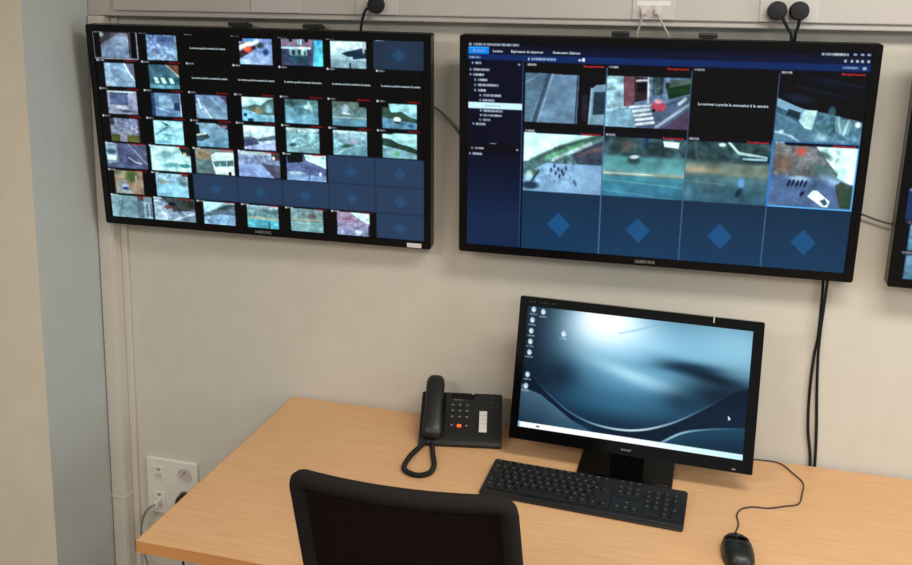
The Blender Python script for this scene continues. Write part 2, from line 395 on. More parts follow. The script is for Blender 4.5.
q = I1(1, 5, .12, .98, .12, .98); q.fill((92, 92, 122)); q.rect(0, 0, .75, .3, (122, 108, 128)); q.rect(0, .3, .72, .38, (185, 225, 238)); q.rect(.2, 0, .27, .12, (20, 20, 28)); q.rect(.58, 0, .66, .12, (20, 20, 28)); q.rect(.4, 0, .5, .22, (150, 205, 218)); q.rect(.43, .0, .45, .28, (20, 30, 40)); q.rect(0, .38, .72, 1, (70, 76, 106)); q.rect(.2, .38, .62, .62, (140, 175, 178)); q.rect(.26, .42, .34, .6, (44, 74, 78)); q.rect(.4, .4, .48, .6, (52, 84, 84)); q.rect(.54, .45, .6, .6, (60, 84, 92)); q.rect(.2, .62, .66, .92, (52, 82, 96)); q.poly([(.8, .05), (1, .05), (1, 1), (.76, 1)], (98, 205, 230)); q.blob(.9, .12, .08, .12, (52, 142, 190), 1, .6); q.specks(0, 12, .25)
q = I1(1, 6, .14, .86, .14, 1); q.grad((205, 235, 240), (132, 165, 178)); q.rect(.0, .0, 1, .22, (190, 225, 232)); q.specks(0, 12, .35, y1=.3); q.poly([(.3, .45), (.85, .25), (1, .3), (1, .62), (.6, .68)], (40, 62, 78)); q.rect(.18, .58, .62, .66, (165, 200, 212)); q.poly([(0, .7), (1, .7), (1, 1), (0, 1)], (128, 156, 168)); q.rect(.52, .8, .57, 1, (50, 62, 76)); q.rect(.9, .1, .95, .45, (175, 165, 180)); q.specks(0, 10, .15)
# row 2
q = I1(2, 1); q.fill((126, 154, 178)); q.poly([(0, 0), (.15, 0), (.35, 1), (0, 1)], (142, 172, 196)); q.line([(.68, .0), (.8, .35), (.98, .72)], .035, (190, 214, 226)); q.poly([(.72, 0), (1, 0), (1, .7)], (96, 100, 116)); q.blob(.1, .85, .2, .15, (180, 205, 222), .8, .8); q.specks(0, 10, .12)
q = I1(2, 2); q.fill((72, 108, 124)); q.poly([(.6, 0), (1, 0), (1, .45)], (118, 84, 74)); q.line([(.58, 0), (1, .48)], .03, (170, 180, 172)); q.rect(.0, .5, 1, .82, (52, 92, 96)); 
for x in (.2, .44, .7): q.poly([(x-.06, .54), (x+.07, .54), (x+.14, .78), (x+.0, .78)], (178, 214, 222))
q.rect(0, .84, 1, 1, (98, 150, 165)); q.specks(0, 9, .12)
# row 3
q = I1(3, 1); q.fill((140, 150, 172)); q.rect(.08, .12, .7, .6, (84, 98, 128)); q.rect(.08, .1, .72, .14, (46, 54, 72)); q.blob(.45, .7, .3, .1, (196, 208, 220), .9, .6); q.blob(.6, .85, .3, .07, (58, 58, 78), .8, .6); q.rect(0, 0, 1, .06, (182, 204, 206)); q.specks(0, 12, .2)
q = I1(3, 2); q.grad((92, 122, 150), (100, 130, 162)); q.poly([(.25, .1), (.65, .1), (.75, .65), (.25, .7)], (126, 160, 182)); q.rect(.75, .4, .95, .72, (42, 56, 84)); q.rect(0, 0, .12, 1, (50, 72, 104)); q.line([(.1, .6), (.6, .8)], .02, (180, 205, 215), .6); q.line([(.96, 0), (.99, 1)], .02, (190, 215, 225)); q.specks(0, 9, .2)
q = I1(3, 3); q.grad((104, 130, 160), (124, 156, 178)); q.line([(.08, .2), (.16, .55)], .05, (180, 215, 226)); q.line([(.24, .5), (.48, .95)], .025, (205, 228, 236)); q.line([(.5, .1), (1, .75)], .02, (150, 176, 196), .7); q.poly([(.75, 0), (1, 0), (1, .35)], (84, 82, 104)); q.specks(0, 10, .15)
q = I1(3, 4, .2, .9); q.grad((196, 238, 240), (126, 186, 205)); q.poly([(0, .4), (.2, .38), (.4, .28), (.6, .32), (.8, .1), (1, .02), (1, .7), (0, .75)], (84, 114, 114)); q.blob(.48, .55, .25, .16, (132, 128, 96), .9, .6); q.poly([(0, .5), (.35, .6), (.75, .85), (1, .8), (1, 1), (0, 1)], (120, 176, 200)); q.blob(.85, .45, .13, .25, (140, 190, 205), .9, .6); q.rect(.05, .68, .15, .8, (30, 52, 84)); q.rect(.18, .88, .35, 1, (32, 52, 82)); q.specks(0, 12, .15)
q = I1(3, 5, .14, .84); q.grad((84, 116, 122), (110, 162, 184)); q.blob(.2, .15, .25, .2, (60, 84, 84), .9, .7); q.blob(.7, .3, .16, .12, (196, 222, 218), .9, .5); q.line([(.72, .1), (.82, .5)], .05, (150, 190, 190), .8); q.specks(0, 10, .3, y1=.5); q.specks(0, 8, .12)
q = I1(3, 6, .14, .84); q.grad((88, 104, 96), (104, 146, 162)); q.blob(.38, .3, .14, .24, (136, 160, 176), 1, .4); q.line([(.3, .48), (.5, .48)], .03, (205, 220, 226)); q.rect(0, .62, 1, .66, (176, 190, 176)); q.rect(0, .66, 1, 1, (100, 146, 166)); q.rect(.78, 0, 1, .2, BK); q.specks(0, 12, .3, y1=.6)
q = I1(3, 7, .16, .85); q.grad((164, 224, 226), (104, 148, 168)); q.poly([(0, .1), (.18, .0), (.25, .35), (.55, .3), (.8, .5), (1, .58), (1, .75), (0, .6)], (58, 82, 72)); q.poly([(0, .55), (1, .75), (1, 1), (0, 1)], (96, 138, 164)); q.blob(.43, .62, .13, .12, (220, 236, 236), 1, .3); q.rect(.35, .7, .52, .76, (40, 54, 64)); q.rect(0, 0, .18, .15, BK); q.blob(.85, .85, .15, .12, (50, 72, 92), .8, .6); q.specks(0, 10, .15)
# row 4
q = I1(4, 1); q.grad((124, 136, 166), (136, 146, 152)); q.specks(0, 9, .35, y1=.6); q.rect(0, .7, 1, 1, (92, 100, 58)); q.rect(.3, .66, .55, 1, (150, 156, 178)); q.blob(.05, .12, .14, .25, (62, 62, 58), .9, .5); q.specks(0, 14, .4, y1=.65); q.rect(.93, 0, 1, 1, (60, 50, 66), .7)
q = I1(4, 2); q.fill((150, 206, 218)); q.poly([(.25, .05), (.5, .15), (.45, .22)], (20, 40, 60)); q.line([(.05, .6), (.5, .25)], .03, (84, 128, 142)); q.blob(.5, .6, .4, .06, (94, 150, 165), .8, .6, 8); q.blob(.15, .15, .2, .2, (190, 240, 245), .9, .7); q.blob(.75, .2, .3, .2, (186, 240, 246), .8, .8); q.blob(.3, .9, .35, .08, (96, 140, 170), .7, .7); q.specks(0, 10, .2)
q = I1(4, 3, .16, .86); q.grad((132, 166, 184), (104, 148, 172)); q.poly([(0, .05), (.1, .1), (.12, .45), (0, .5)], (30, 40, 48)); q.poly([(0, .55), (.35, .45), (.42, .6), (.15, .78), (0, .75)], (56, 72, 80)); q.line([(.0, .52), (.3, .45)], .03, (190, 196, 186)); q.poly([(.6, 0), (1, 0), (1, .25)], (58, 62, 76)); q.blob(.9, .12, .1, .06, (205, 140, 150), .9, .5); q.specks(0, 9, .12)
q = I1(4, 4, .2, .9); q.grad((208, 246, 246), (148, 164, 205)); q.poly([(0, .5), (.2, .45), (.45, .55), (.8, .42), (1, .35), (1, .55), (0, .75)], (92, 116, 126)); q.poly([(0, .6), (.35, .5), (.5, .75), (0, .9)], (74, 80, 110)); q.line([(.2, .1), (.24, .5)], .02, (110, 140, 150), .7); q.specks(0, 14, .28, y0=.5)
q = I1(4, 5, .14, .84); q.grad((122, 162, 170), (120, 164, 172)); q.rect(0, 0, 1, .14, (188, 222, 226)); q.specks(0, 12, .5, y1=.75); q.blob(.2, .7, .15, .1, (46, 72, 74), .8, .6, -20); q.blob(.35, .75, .2, .05, (170, 205, 212), .6, .6, -20); q.specks(0, 8, .2)
q = I1(4, 6, .14, .84); q.grad((150, 184, 200), (104, 152, 162)); q.rect(0, 0, 1, .1, (186, 222, 226)); q.specks(0, 13, .4, y1=.6); q.blob(.6, .42, .16, .13, (178, 172, 200), .9, .6); q.blob(.4, .62, .28, .1, (62, 98, 82), .9, .6, -15); q.line([(.05, 1), (.35, .75), (.75, .6)], .02, (180, 200, 205), .8)
q = I1(4, 7, .16, .85); q.grad((176, 230, 232), (128, 172, 182)); q.poly([(0, .2), (.25, .25), (.5, .42), (.8, .5), (1, .62), (1, .8), (.6, .7), (0, .5)], (52, 74, 66)); q.poly([(0, .5), (.6, .66), (1, .8), (1, 1), (0, 1)], (124, 166, 178)); q.blob(.4, .82, .12, .2, (92, 142, 104), .9, .7); q.rect(0, 0, .3, .05, (26, 34, 36)); q.specks(0, 10, .15)
# row 5
q = I1(5, 1, .04, .98, .05, .98); q.fill((84, 94, 122)); q.poly([(0, 0), (.27, 0), (.3, .75), (.05, .85), (0, .5)], (128, 152, 166)); q.blob(.13, .35, .14, .12, (52, 84, 102), .9, .4); q.rect(.02, .5, .24, .68, (206, 226, 230)); q.line([(.55, 0), (1, .8)], .015, (150, 158, 176)); q.line([(.7, 0), (1, .4)], .012, (130, 136, 150)); q.line([(.55, .55), (.7, .72), (.85, .78)], .02, (206, 214, 220)); q.specks(0, 9, .12)
q = I1(5, 2, .07, .99, .05, .98); q.fill((176, 222, 222)); q.blob(.4, .35, .25, .22, (106, 152, 160), .9, .7); q.blob(.5, .75, .35, .15, (64, 118, 124), .8, .7); q.blob(.85, .75, .18, .12, (44, 100, 108), .9, .5); q.poly([(.72, 0), (1, 0), (1, .35), (.8, .3)], (52, 60, 58)); q.blob(.85, .28, .06, .08, (190, 190, 160), 1, .4); q.specks(0, 9, .25)
q = I1(5, 3, .1, .95, .05, .98); q.fill((118, 128, 130)); q.blob(.2, .25, .3, .3, (142, 126, 96), .8, .7); q.poly([(0, .4), (.4, .45), (.5, 1), (0, 1)], (96, 120, 122)); q.poly([(.4, .25), (.55, .12), (1, .1), (1, 1), (.5, 1)], (198, 230, 230)); q.poly([(.45, .48), (.98, .4), (.99, .62), (.5, .7)], (84, 118, 122)); q.rect(.62, .46, .64, .68, (190, 220, 222)); q.rect(.8, .43, .82, .66, (190, 220, 222)); q.blob(.88, .93, .05, .09, (20, 24, 26), 1, .3); q.specks(0, 9, .1)
q = I1(5, 4, .05, .98, .05, .98); q.grad((136, 156, 178), (134, 160, 206)); q.specks(0, 12, .4, y1=.5); q.rect(0, 0, .75, .12, (190, 205, 200), .6); q.poly([(.55, .45), (1, .5), (1, 1), (.85, 1)], (84, 90, 106)); q.rect(.8, 0, 1, .3, (70, 66, 66)); q.blob(.85, .22, .04, .08, (210, 224, 220), 1, .4); q.poly([(0, .45), (.5, .5), (.85, 1), (.1, 1)], (140, 166, 210), .7); q.specks(0, 8, .15)
q = I1(5, 5, .12, .97, .05, .99); q.fill((90, 104, 140)); q.poly([(.45, 0), (1, 0), (1, .5), (.75, .35), (.5, .22)], (190, 236, 240)); q.poly([(0, 0), (.42, 0), (.42, .28), (.05, .35)], (30, 36, 38)); q.specks(0, 12, .3, y1=.7); q.blob(.25, .72, .3, .1, (176, 205, 222), .9, .5); q.rect(0, .78, 1, 1, (140, 178, 215), .7); q.blob(.85, .72, .04, .1, (210, 228, 240), 1, .4); q.line([(.6, .6), (.55, 1)], .02, (50, 60, 90), .8)
# row 6
q = I1(6, 1, .18, .84, .06, .98); q.fill((142, 130, 112)); q.blob(.6, .25, .3, .3, (66, 84, 52), .95, .5); q.blob(.1, .1, .3, .25, (104, 112, 100), .9, .7); q.poly([(.1, .5), (.35, .4), (.6, 1), (.05, 1)], (138, 156, 156)); q.rect(.72, .2, .78, .5, (140, 156, 130)); q.blob(.36, .72, .12, .18, (172, 190, 220), 1, .3); q.rect(.26, .72, .46, .84, (58, 70, 120)); q.specks(0, 10, .18)
q = I1(6, 2, .14, .88, .06, .98); q.grad((140, 176, 190), (136, 190, 212)); q.specks(0, 10, .35, y1=.4); q.blob(.2, .35, .2, .15, (136, 148, 136), .8, .6); q.blob(.85, .3, .2, .3, (104, 128, 136), .9, .6); q.rect(.82, 0, 1, .1, (90, 60, 70)); q.poly([(.2, .5), (.8, .45), (1, 1), (.1, 1)], (138, 192, 216), .8); q.specks(0, 7, .1)
# row 7
q = I1(7, 1, .05, 1.0, .06, .97); q.fill((110, 142, 152)); q.poly([(0, 0), (.3, 0), (.15, 1), (0, 1)], (124, 156, 164)); q.line([(.3, 0), (.17, 1)], .012, (80, 110, 124)); q.line([(.58, 0), (.62, 1)], .01, (92, 124, 136)); q.rect(.63, 0, .78, 1, (96, 116, 132)); q.rect(.65, 0, .8, .2, (92, 66, 74)); q.rect(.79, .25, 1, .95, (150, 176, 192)); q.rect(.84, .3, .9, .9, (96, 120, 136)); q.rect(.94, .3, .99, .9, (110, 130, 146)); q.specks(0, 8, .1)
q = I1(7, 2, .04, 1.0, .03, .98); q.fill((120, 140, 160)); q.poly([(.0, .1), (.2, .1), (.45, 1), (0, 1)], (150, 175, 192)); q.poly([(.2, 0), (1, 0), (1, .5), (.5, .55)], (70, 78, 80)); q.blob(.35, .4, .14, .12, (120, 82, 84), .9, .5); q.blob(.45, .25, .12, .1, (26, 36, 48), .9, .5); q.blob(.8, .25, .2, .15, (48, 66, 48), .9, .6); q.specks(0, 12, .5, y1=.7); q.line([(.45, .95), (.95, .62)], .04, (190, 212, 224), .8); q.line([(.1, .3), (.3, .9)], .02, (210, 225, 232), .7); q.specks(0, 9, .2)
q = I1(7, 3, .2, .9, .06, 1); q.grad((176, 226, 236), (128, 166, 196)); q.poly([(0, .55), (.45, .25), (.8, .08), (1, .05), (1, .6), (0, .75)], (92, 116, 128)); q.blob(.7, .2, .3, .18, (56, 72, 78), .8, .7, -25); q.poly([(0, .65), (.6, .5), (1, .55), (1, 1), (0, 1)], (132, 170, 200)); q.specks(0, 10, .3, y0=.3)
q = I1(7, 4, .18, .88, .06, 1); q.grad((120, 140, 142), (90, 168, 182)); q.rect(0, 0, 1, .12, (150, 186, 196)); q.specks(0, 10, .35, y1=.5); q.rect(0, .48, 1, .6, (150, 168, 156)); q.rect(0, .6, 1, 1, (92, 168, 184)); q.rect(.68, .65, .72, .95, (60, 88, 104)); q.specks(0, 7, .12)
q = I1(7, 5, .16, .86, .06, 1); q.grad((120, 146, 152), (118, 160, 164)); q.specks(0, 10, .35, y1=.5); q.rect(0, .42, 1, .5, (164, 166, 146)); q.rect(0, .55, 1, .62, (140, 190, 190), .7); q.rect(.55, .2, .8, .36, (100, 72, 74), .6); q.specks(0, 8, .2)
q = I1(7, 6, .17, .86, .06, 1); q.grad((158, 142, 166), (130, 144, 176)); q.poly([(.4, 0), (1, 0), (1, .45), (.7, .3)], (200, 238, 236)); q.specks(0, 13, .45, y0=.15); q.blob(.3, .3, .3, .2, (126, 88, 106), .6, .8); q.blob(.65, .8, .14, .12, (214, 232, 240), .9, .4, 30); q.rect(.95, .5, 1, 1, (64, 72, 92))
for r in range(1, 8):
    for c in range(1, 8):
        if cv.a[T1(r, c).sl].max() > .5 and (r, c) != (1, 7): I1(r, c, .03, .99, .1, .99).specks(0, 4, .3); I1(r, c, .03, .99, .1, .99).specks(0, 9, .25)
        blue = (r, c) in ((5, 6), (5, 7), (6, 3), (6, 4), (6, 5), (6, 6), (6, 7), (7, 7), (1, 7))
        q = T1(r, c)
        if not blue or (r, c) == (1, 7): q.dashes(.05, .055 if r > 1 else .07, .22, .075, (214, 222, 226), .7); q.rect(.05, .02, .08, .09, (225, 232, 236), .8)
        if not blue and not (r == 2 and c > 2) and (r, c) != (1, 3): q.dashes(.66, .055, .93, .06, (190, 40, 44), .8)
tv1, sc1 = display('left wall display showing many small camera pictures, white sticker on its lower corner',
    (-.0603, -.071, 1.2182), R(1.91), R(5.78), W1, H1, [(-.078, -.03), (.127, .172)], cv, True, R(-.34))
captions(sc1, W1, H1, caps)

# --- middle display
W2, H2 = .9291, .5431
cv = Canvas((.0195, .034, .9805, .9615), 620, 350, (14, 14, 20))
A = Tile(cv, 0, 0, 1, 1)
A.rect(.02, .03, .98, .058, (17, 24, 42)); A.rect(.02, .058, .98, .085, (18, 32, 58)); A.rect(.02, .085, .98, .112, (26, 52, 96))
A.rect(.02, .112, .98, .125, (16, 24, 44))
A.rect(.023, .053, .077, .083, (30, 128, 210)); A.rect(.023, .053, .077, .058, (66, 156, 222))
A.rect(.022, .108, .167, .965, (18, 24, 44)); A.put(((A.x > .022) & (A.x < .167) & (A.y > .52))*np.clip((A.y-.52)/.3, 0, 1), (34, 52, 80))
A.rect(.022, .485, .165, .52, (14, 18, 30)); A.rect(.165, .112, .171, .965, (6, 8, 14)); A.rect(.1645, .112, .1665, .965, (60, 84, 120))
A.rect(.024, .297, .165, .324, (184, 216, 228))
SB = ((.041, .123, .057, 1), (.036, .152, .079, 1), (.036, .174, .065, 1), (.048, .197, .074, 1), (.048, .22, .104, 1), (.048, .243, .07, 1), (.062, .265, .11, 1), (.062, .287, .093, 1), (.064, .333, .115, 1), (.064, .354, .113, 1), (.062, .375, .082, 1), (.044, .394, .07, 1), (.041, .505, .066, 1), (.036, .531, .062, 1))
for (u0, v, u1, al) in SB:
    A.dashes(u0, v, u1, .013, (214, 224, 232), .85); A.rect(u0-.0085, v-.005, u0-.0045, v+.005, (170, 184, 200), .85)
for v in (.126, .505): A.rect(.152, v-.005, .158, v+.004, (170, 182, 196), .8)
A.dashes(.066, .311, .11, .008, (110, 150, 175), .7)
A.rect(.083, .479, .1, .482, (150, 160, 170))
A.dashes(.036, .042, .155, .013, (190, 200, 212), .85); A.rect(.025, .036, .031, .048, (150, 165, 185))
A.dashes(.868, .046, .928, .013, (225, 232, 238), .9)
for u in (.942, .957, .971): A.rect(u-.004, .041, u+.004, .049, (150, 170, 195))
for u in (.922, .936, .948, .959, .972): A.rect(u-.003, .066, u+.003, .076, (190, 205, 220), .8)
A.dashes(.918, .098, .952, .01, (190, 205, 220), .8); A.rect(.961, .093, .97, .104, (140, 175, 205))
A.dashes(.186, .099, .248, .012, (205, 214, 224), .85); A.rect(.178, .093, .181, .105, (220, 226, 232)); A.rect(.305, .095, .312, .103, (190, 200, 210)); A.rect(.314, .09, .32, .104, (220, 225, 230))
A.dashes(.025, .098, .055, .011, (175, 190, 205), .8)
HU = [.171, .376, .580, .781, .977]; HV = [.117, .407, .688, .962]
def T2(r, c): return Tile(cv, HU[c-1], HV[r-1], HU[c], HV[r])
def I2(r, c, y0, y1, x0=.004, x1=.996):
    a, b, u, v = HU[c-1], HV[r-1], HU[c], HV[r]
    return Tile(cv, a+(u-a)*x0, b+(v-b)*y0, a+(u-a)*x1, b+(v-b)*y1)
for r in (1, 2):
    for c in range(1, 5): T2(r, c).fill((10, 11, 17))
for c in range(1, 5):
    q = T2(3, c); q.grad((34, 56, 76), (36, 67, 94)); q.blob(.5, .5, .75, .8, (38, 66, 92), .5, 1)
    q.poly([(.47, .34), (.63, .54), (.5, .76), (.33, .55)], (42, 90, 132), .8)
# 1,1 lane and bus
q = I2(1, 1, .145, .89); q.fill((18, 18, 24)); q.poly([(0, 0), (.7, .02), (.68, 1), (0, 1)], (104, 132, 156)); q.poly([(0, 0), (.28, 0), (.06, 1), (0, 1)], (86, 110, 128)); q.line([(.3, 0), (.12, 1)], .045, (66, 82, 100)); q.line([(.345, 0), (.17, 1)], .012, (140, 165, 184)); q.line([(.0, .2), (.2, .0)], .01, (120, 142, 156)); q.poly([(.67, 0), (1, 0), (1, 1), (.66, 1)], (24, 22, 28)); q.line([(.655, 0), (.64, 1)], .015, (50, 60, 72))
q.poly([(.83, .28), (.88, .2), (1, .18), (1, 1), (.8, 1)], (112, 142, 158)); q.poly([(.86, .34), (1, .33), (1, .78), (.85, .8)], (46, 64, 76)); q.rect(.72, .4, .79, .95, (44, 44, 56)); q.line([(.83, .28), (.81, 1)], .02, (150, 180, 196)); q.specks(0, 10, .15); q.specks(0, 22, .08)
# 1,2 crossing with red car
q = I2(1, 2, .15, .9); q.fill((100, 124, 150)); q.poly([(0, 0), (.2, 0), (.26, .6), (0, .75)], (150, 186, 200)); q.specks(0, 10, .5, x1=.25, y1=.7); q.poly([(.2, 0), (.33, 0), (.35, .55), (.22, .6)], (110, 80, 90)); q.poly([(.33, .0), (.5, .02), (.5, .44), (.35, .5)], (58, 44, 54)); q.rect(.37, .12, .48, .3, (18, 24, 32)); q.line([(.5, 0), (.51, .5)], .02, (190, 205, 208)); q.line([(.36, .08), (.5, .06)], .02, (180, 190, 195)); q.rect(.55, 0, .68, .35, (64, 80, 84)); q.specks(0, 12, .6, x0=.5, x1=.75, y1=.4); q.poly([(.7, .1), (1, .05), (1, .3), (.75, .42)], (34, 62, 40)); q.poly([(.75, .05), (1, 0), (1, .1), (.75, .2)], (80, 100, 96))
q.poly([(.3, 1), (.55, .62), (1, .32), (1, 1)], (80, 96, 118)); q.line([(.62, .98), (1, .5)], .03, (148, 166, 184)); q.poly([(.7, 1), (1, .62), (1, 1)], (84, 72, 92)); q.line([(.3, .6), (.55, .55)], .02, (190, 200, 205))
for k in range(4): q.line([(.34+.015*k, .68+.085*k), (.53+.02*k, .63+.085*k)], .028, (205, 222, 228))
q.blob(.64, .57, .11, .12, (160, 76, 92), 1, .4, -20); q.blob(.63, .47, .055, .06, (206, 150, 160), 1, .4, -20); q.rect(.57, .62, .6, .68, (30, 20, 26)); q.line([(.88, .5), (.95, .4)], .03, (176, 196, 210)); q.poly([(.0, .7), (.3, .62), (.38, 1), (0, 1)], (120, 158, 176)); q.specks(0, 12, .2); q.specks(0, 24, .14)
# 1,4 night-like aerial corner
q = I2(1, 4, .0, 1); q.fill((12, 16, 24)); q.line([(.35, .1), (.9, .25)], .05, (22, 30, 42)); q.line([(.2, .2), (.8, .35)], .03, (26, 34, 46)); q.line([(.5, .1), (1, .2)], .02, (40, 52, 66), .6); q.blob(.25, .38, .25, .09, (34, 46, 62), .9, .6, 10)
q.poly([(0, .4), (.3, .52), (.6, .58), (1, .68), (1, 1), (0, 1)], (88, 124, 144)); q.poly([(0, .38), (.35, .55), (.3, .72), (0, .55)], (122, 160, 180)); q.poly([(0, .5), (.3, .64), (.27, .72), (0, .58)], (66, 96, 114)); q.poly([(.14, .53), (.29, .58), (.26, .68), (.12, .62)], (40, 56, 66)); q.poly([(.27, .7), (.33, .55), (.47, .55), (.43, .82), (.35, .8)], (178, 218, 220)); q.poly([(.33, .54), (.48, .54), (.45, .6), (.32, .6)], (190, 230, 226)); q.poly([(.0, .62), (.4, .84), (.5, 1), (0, 1)], (84, 118, 138))
q.specks(0, 14, .5, x0=.45, y0=.58); q.blob(.55, .8, .15, .16, (78, 110, 116), .6, .8); q.blob(.64, .55, .06, .1, (70, 100, 110), .9, .5); q.poly([(.68, .62), (.88, .68), (.86, .88), (.7, .82)], (104, 140, 150)); q.line([(.72, .63), (.76, .84)], .02, (150, 185, 192)); q.line([(.84, .68), (.8, .86)], .02, (160, 196, 204)); q.blob(.95, .72, .04, .05, (210, 235, 236), 1, .4); q.line([(.0, .86), (.2, .92), (.3, 1)], .015, (165, 195, 205), .8); q.blob(.08, .86, .04, .03, (180, 205, 210), .9, .4); q.blob(.55, .92, .1, .08, (170, 205, 212), .7, .8); q.specks(0, 24, .2, y0=.55)
q = T2(1, 4); q.rect(0, 0, 1, .03, (10, 11, 17))
# 2,1 square with market, bright sky
q = I2(2, 1, .05, 1); q.fill((118, 150, 176)); q.poly([(0, 0), (.95, 0), (.55, .25), (.1, .52), (0, .56)], (196, 238, 236)); q.poly([(.95, .0), (1, 0), (1, .5), (.6, .6), (.0, .8), (0, .5), (.15, .45), (.5, .2)], (88, 120, 124)); q.line([(.1, .48), (.45, .24), (.95, .02)], .04, (70, 96, 92)); q.line([(.3, .42), (.75, .15)], .035, (92, 148, 112), .9); q.line([(.38, .44), (.85, .14)], .03, (176, 200, 206), .8); q.poly([(.6, .35), (1, .08), (1, .5), (.7, .5)], (66, 76, 90)); q.specks(0, 12, .5, y0=.2, x0=.3); q.line([(.7, .35), (1, .2)], .03, (112, 90, 92), .8)
q.poly([(0, .72), (.3, .5), (1, .5), (1, 1), (.1, 1)], (130, 166, 198)); q.specks(0, 22, .35, y0=.4, y1=.85, x1=.65); q.blob(.12, .68, .14, .08, (66, 96, 82), .9, .6, -15); q.blob(.08, .72, .06, .1, (170, 205, 208), .9, .5); q.blob(.1, .9, .14, .09, (38, 56, 76), .9, .5); q.line([(.2, .65), (.1, .85)], .02, (52, 70, 90))
for (x, y) in ((.45, .6), (.5, .63), (.42, .67), (.47, .72), (.55, .58), (.66, .8), (.68, .84), (.4, .55), (.52, .68), (.36, .62)): q.blob(x, y, .018, .045, (44, 58, 84), .9, .4)
q.blob(.75, .75, .3, .22, (150, 188, 216), .5, 1); q.specks(0, 12, .1)
# 2,2 wide avenue
def band(q, y0, y1, c0, c1, al=1, edge=.03):
    k = np.clip((q.y-y0)/(y1-y0), 0, 1)[..., None]; m = np.clip((q.y-y0)/edge+.5, 0, 1)*np.clip((y1-q.y)/edge+.5, 0, 1)*al
    q.a[:] = q.a*(1-m[..., None])+(np.array(c0)/255.*(1-k)+np.array(c1)/255.*k)*m[..., None]
q = I2(2, 2, .04, 1); q.fill((60, 82, 88)); q.specks(0, 9, .6, y1=.36); q.blob(.28, .16, .16, .13, (106, 94, 84), .7, .8); q.rect(.5, .02, .545, .16, (40, 66, 108)); q.poly([(.72, .05), (.92, .06), (.91, .16), (.74, .14)], (200, 224, 226)); q.blob(.15, .2, .1, .12, (40, 62, 66), .8, .7); q.blob(.62, .22, .12, .1, (38, 58, 62), .8, .7)
band(q, .32, .6, (88, 140, 144), (98, 152, 156), 1, .06); q.blob(.38, .38, .11, .09, (56, 78, 82), .9, .5); q.blob(.385, .33, .075, .04, (196, 218, 216), 1, .5, -12); band(q, .58, .65, (140, 162, 154), (150, 166, 152), .8, .03); q.rect(.02, .6, .62, .625, (200, 216, 210), .6); band(q, .65, 1.05, (78, 140, 156), (58, 106, 132), 1, .04); q.line([(0, .72), (1, .8)], .012, (112, 168, 178), .6); q.line([(0, .9), (.9, 1)], .012, (92, 148, 162), .5); q.specks(0, 7, .16)
# 2,3 avenue continued
q = I2(2, 3, .04, 1); q.fill((56, 78, 82)); q.specks(0, 9, .6, y1=.36); q.line([(.5, .02), (.62, .18), (.95, .24)], .022, (176, 206, 206)); q.blob(.82, .3, .18, .09, (24, 38, 46), 1, .5); q.line([(.68, .27), (.95, .27)], .018, (140, 180, 190)); q.blob(.42, .06, .06, .04, (190, 215, 216), .9, .5); q.line([(.1, .05), (.14, .3)], .02, (90, 110, 112), .7)
band(q, .34, .58, (104, 122, 116), (118, 124, 112), 1, .1); q.blob(.15, .47, .35, .08, (166, 152, 132), .7, .8); band(q, .56, 1.05, (80, 112, 118), (60, 96, 114), 1, .12); q.line([(.5, .35), (1, .65)], .012, (92, 106, 104), .5); q.blob(.68, .66, .05, .1, (92, 138, 184), 1, .5); q.blob(.66, .82, .045, .1, (34, 56, 80), 1, .6, 20); q.line([(0, .66), (.5, .7)], .01, (110, 140, 142), .6); q.specks(0, 7, .2); q.blob(.05, .85, .08, .2, (110, 164, 194), .5, .9)
# 2,4 square with white van
q = I2(2, 4, .04, .985, .01, .985); q.grad((120, 110, 118), (84, 110, 150)); q.poly([(.45, .0), (1, 0), (1, .62), (.8, .5), (.6, .25)], (196, 240, 238)); q.poly([(0, 0), (.5, 0), (.8, .45), (.75, .6), (0, .55)], (108, 112, 116)); q.specks(0, 14, .4, y1=.55, x1=.8); q.blob(.34, .1, .09, .11, (186, 82, 66), .85, .8, 25); q.blob(.15, .3, .14, .2, (116, 96, 86), .8, .7); q.blob(.62, .4, .2, .13, (82, 112, 112), .9, .6, 25); q.blob(.62, .15, .14, .07, (72, 96, 92), .9, .6, 30); q.poly([(0, .5), (.5, .5), (1, .6), (1, 1), (0, 1)], (84, 106, 140)); q.blob(.75, .55, .25, .12, (140, 176, 205), .8, .8, 15); q.blob(.35, .54, .18, .06, (176, 205, 220), .7, .6)
for k in range(5): q.blob(.23+.05*k, .62-.01*(k % 2), .018, .075, (24, 36, 62), .9, .3, 12)
q.blob(.4, .78, .03, .06, (26, 36, 60), .9, .4, 20); q.poly([(.47, .82), (.52, .72), (.58, .72), (.74, .88), (.72, .98), (.66, .98)], (216, 238, 240)); q.poly([(.62, .88), (.68, .84), (.72, .92), (.68, .96)], (60, 84, 104)); q.poly([(.78, .62), (.85, .55), (1, .64), (1, .98), (.86, .98)], (66, 74, 66)); q.blob(.93, .8, .08, .2, (52, 84, 62), .8, .6); q.specks(0, 10, .15); q.specks(0, 22, .12)
for r, c in ((1, 1), (1, 2), (1, 4), (2, 1), (2, 2), (2, 3), (2, 4)): I2(r, c, .14 if r == 1 else .06, .9 if (r, c) in ((1, 1), (1, 2)) else .985).specks(0, 5, .22)
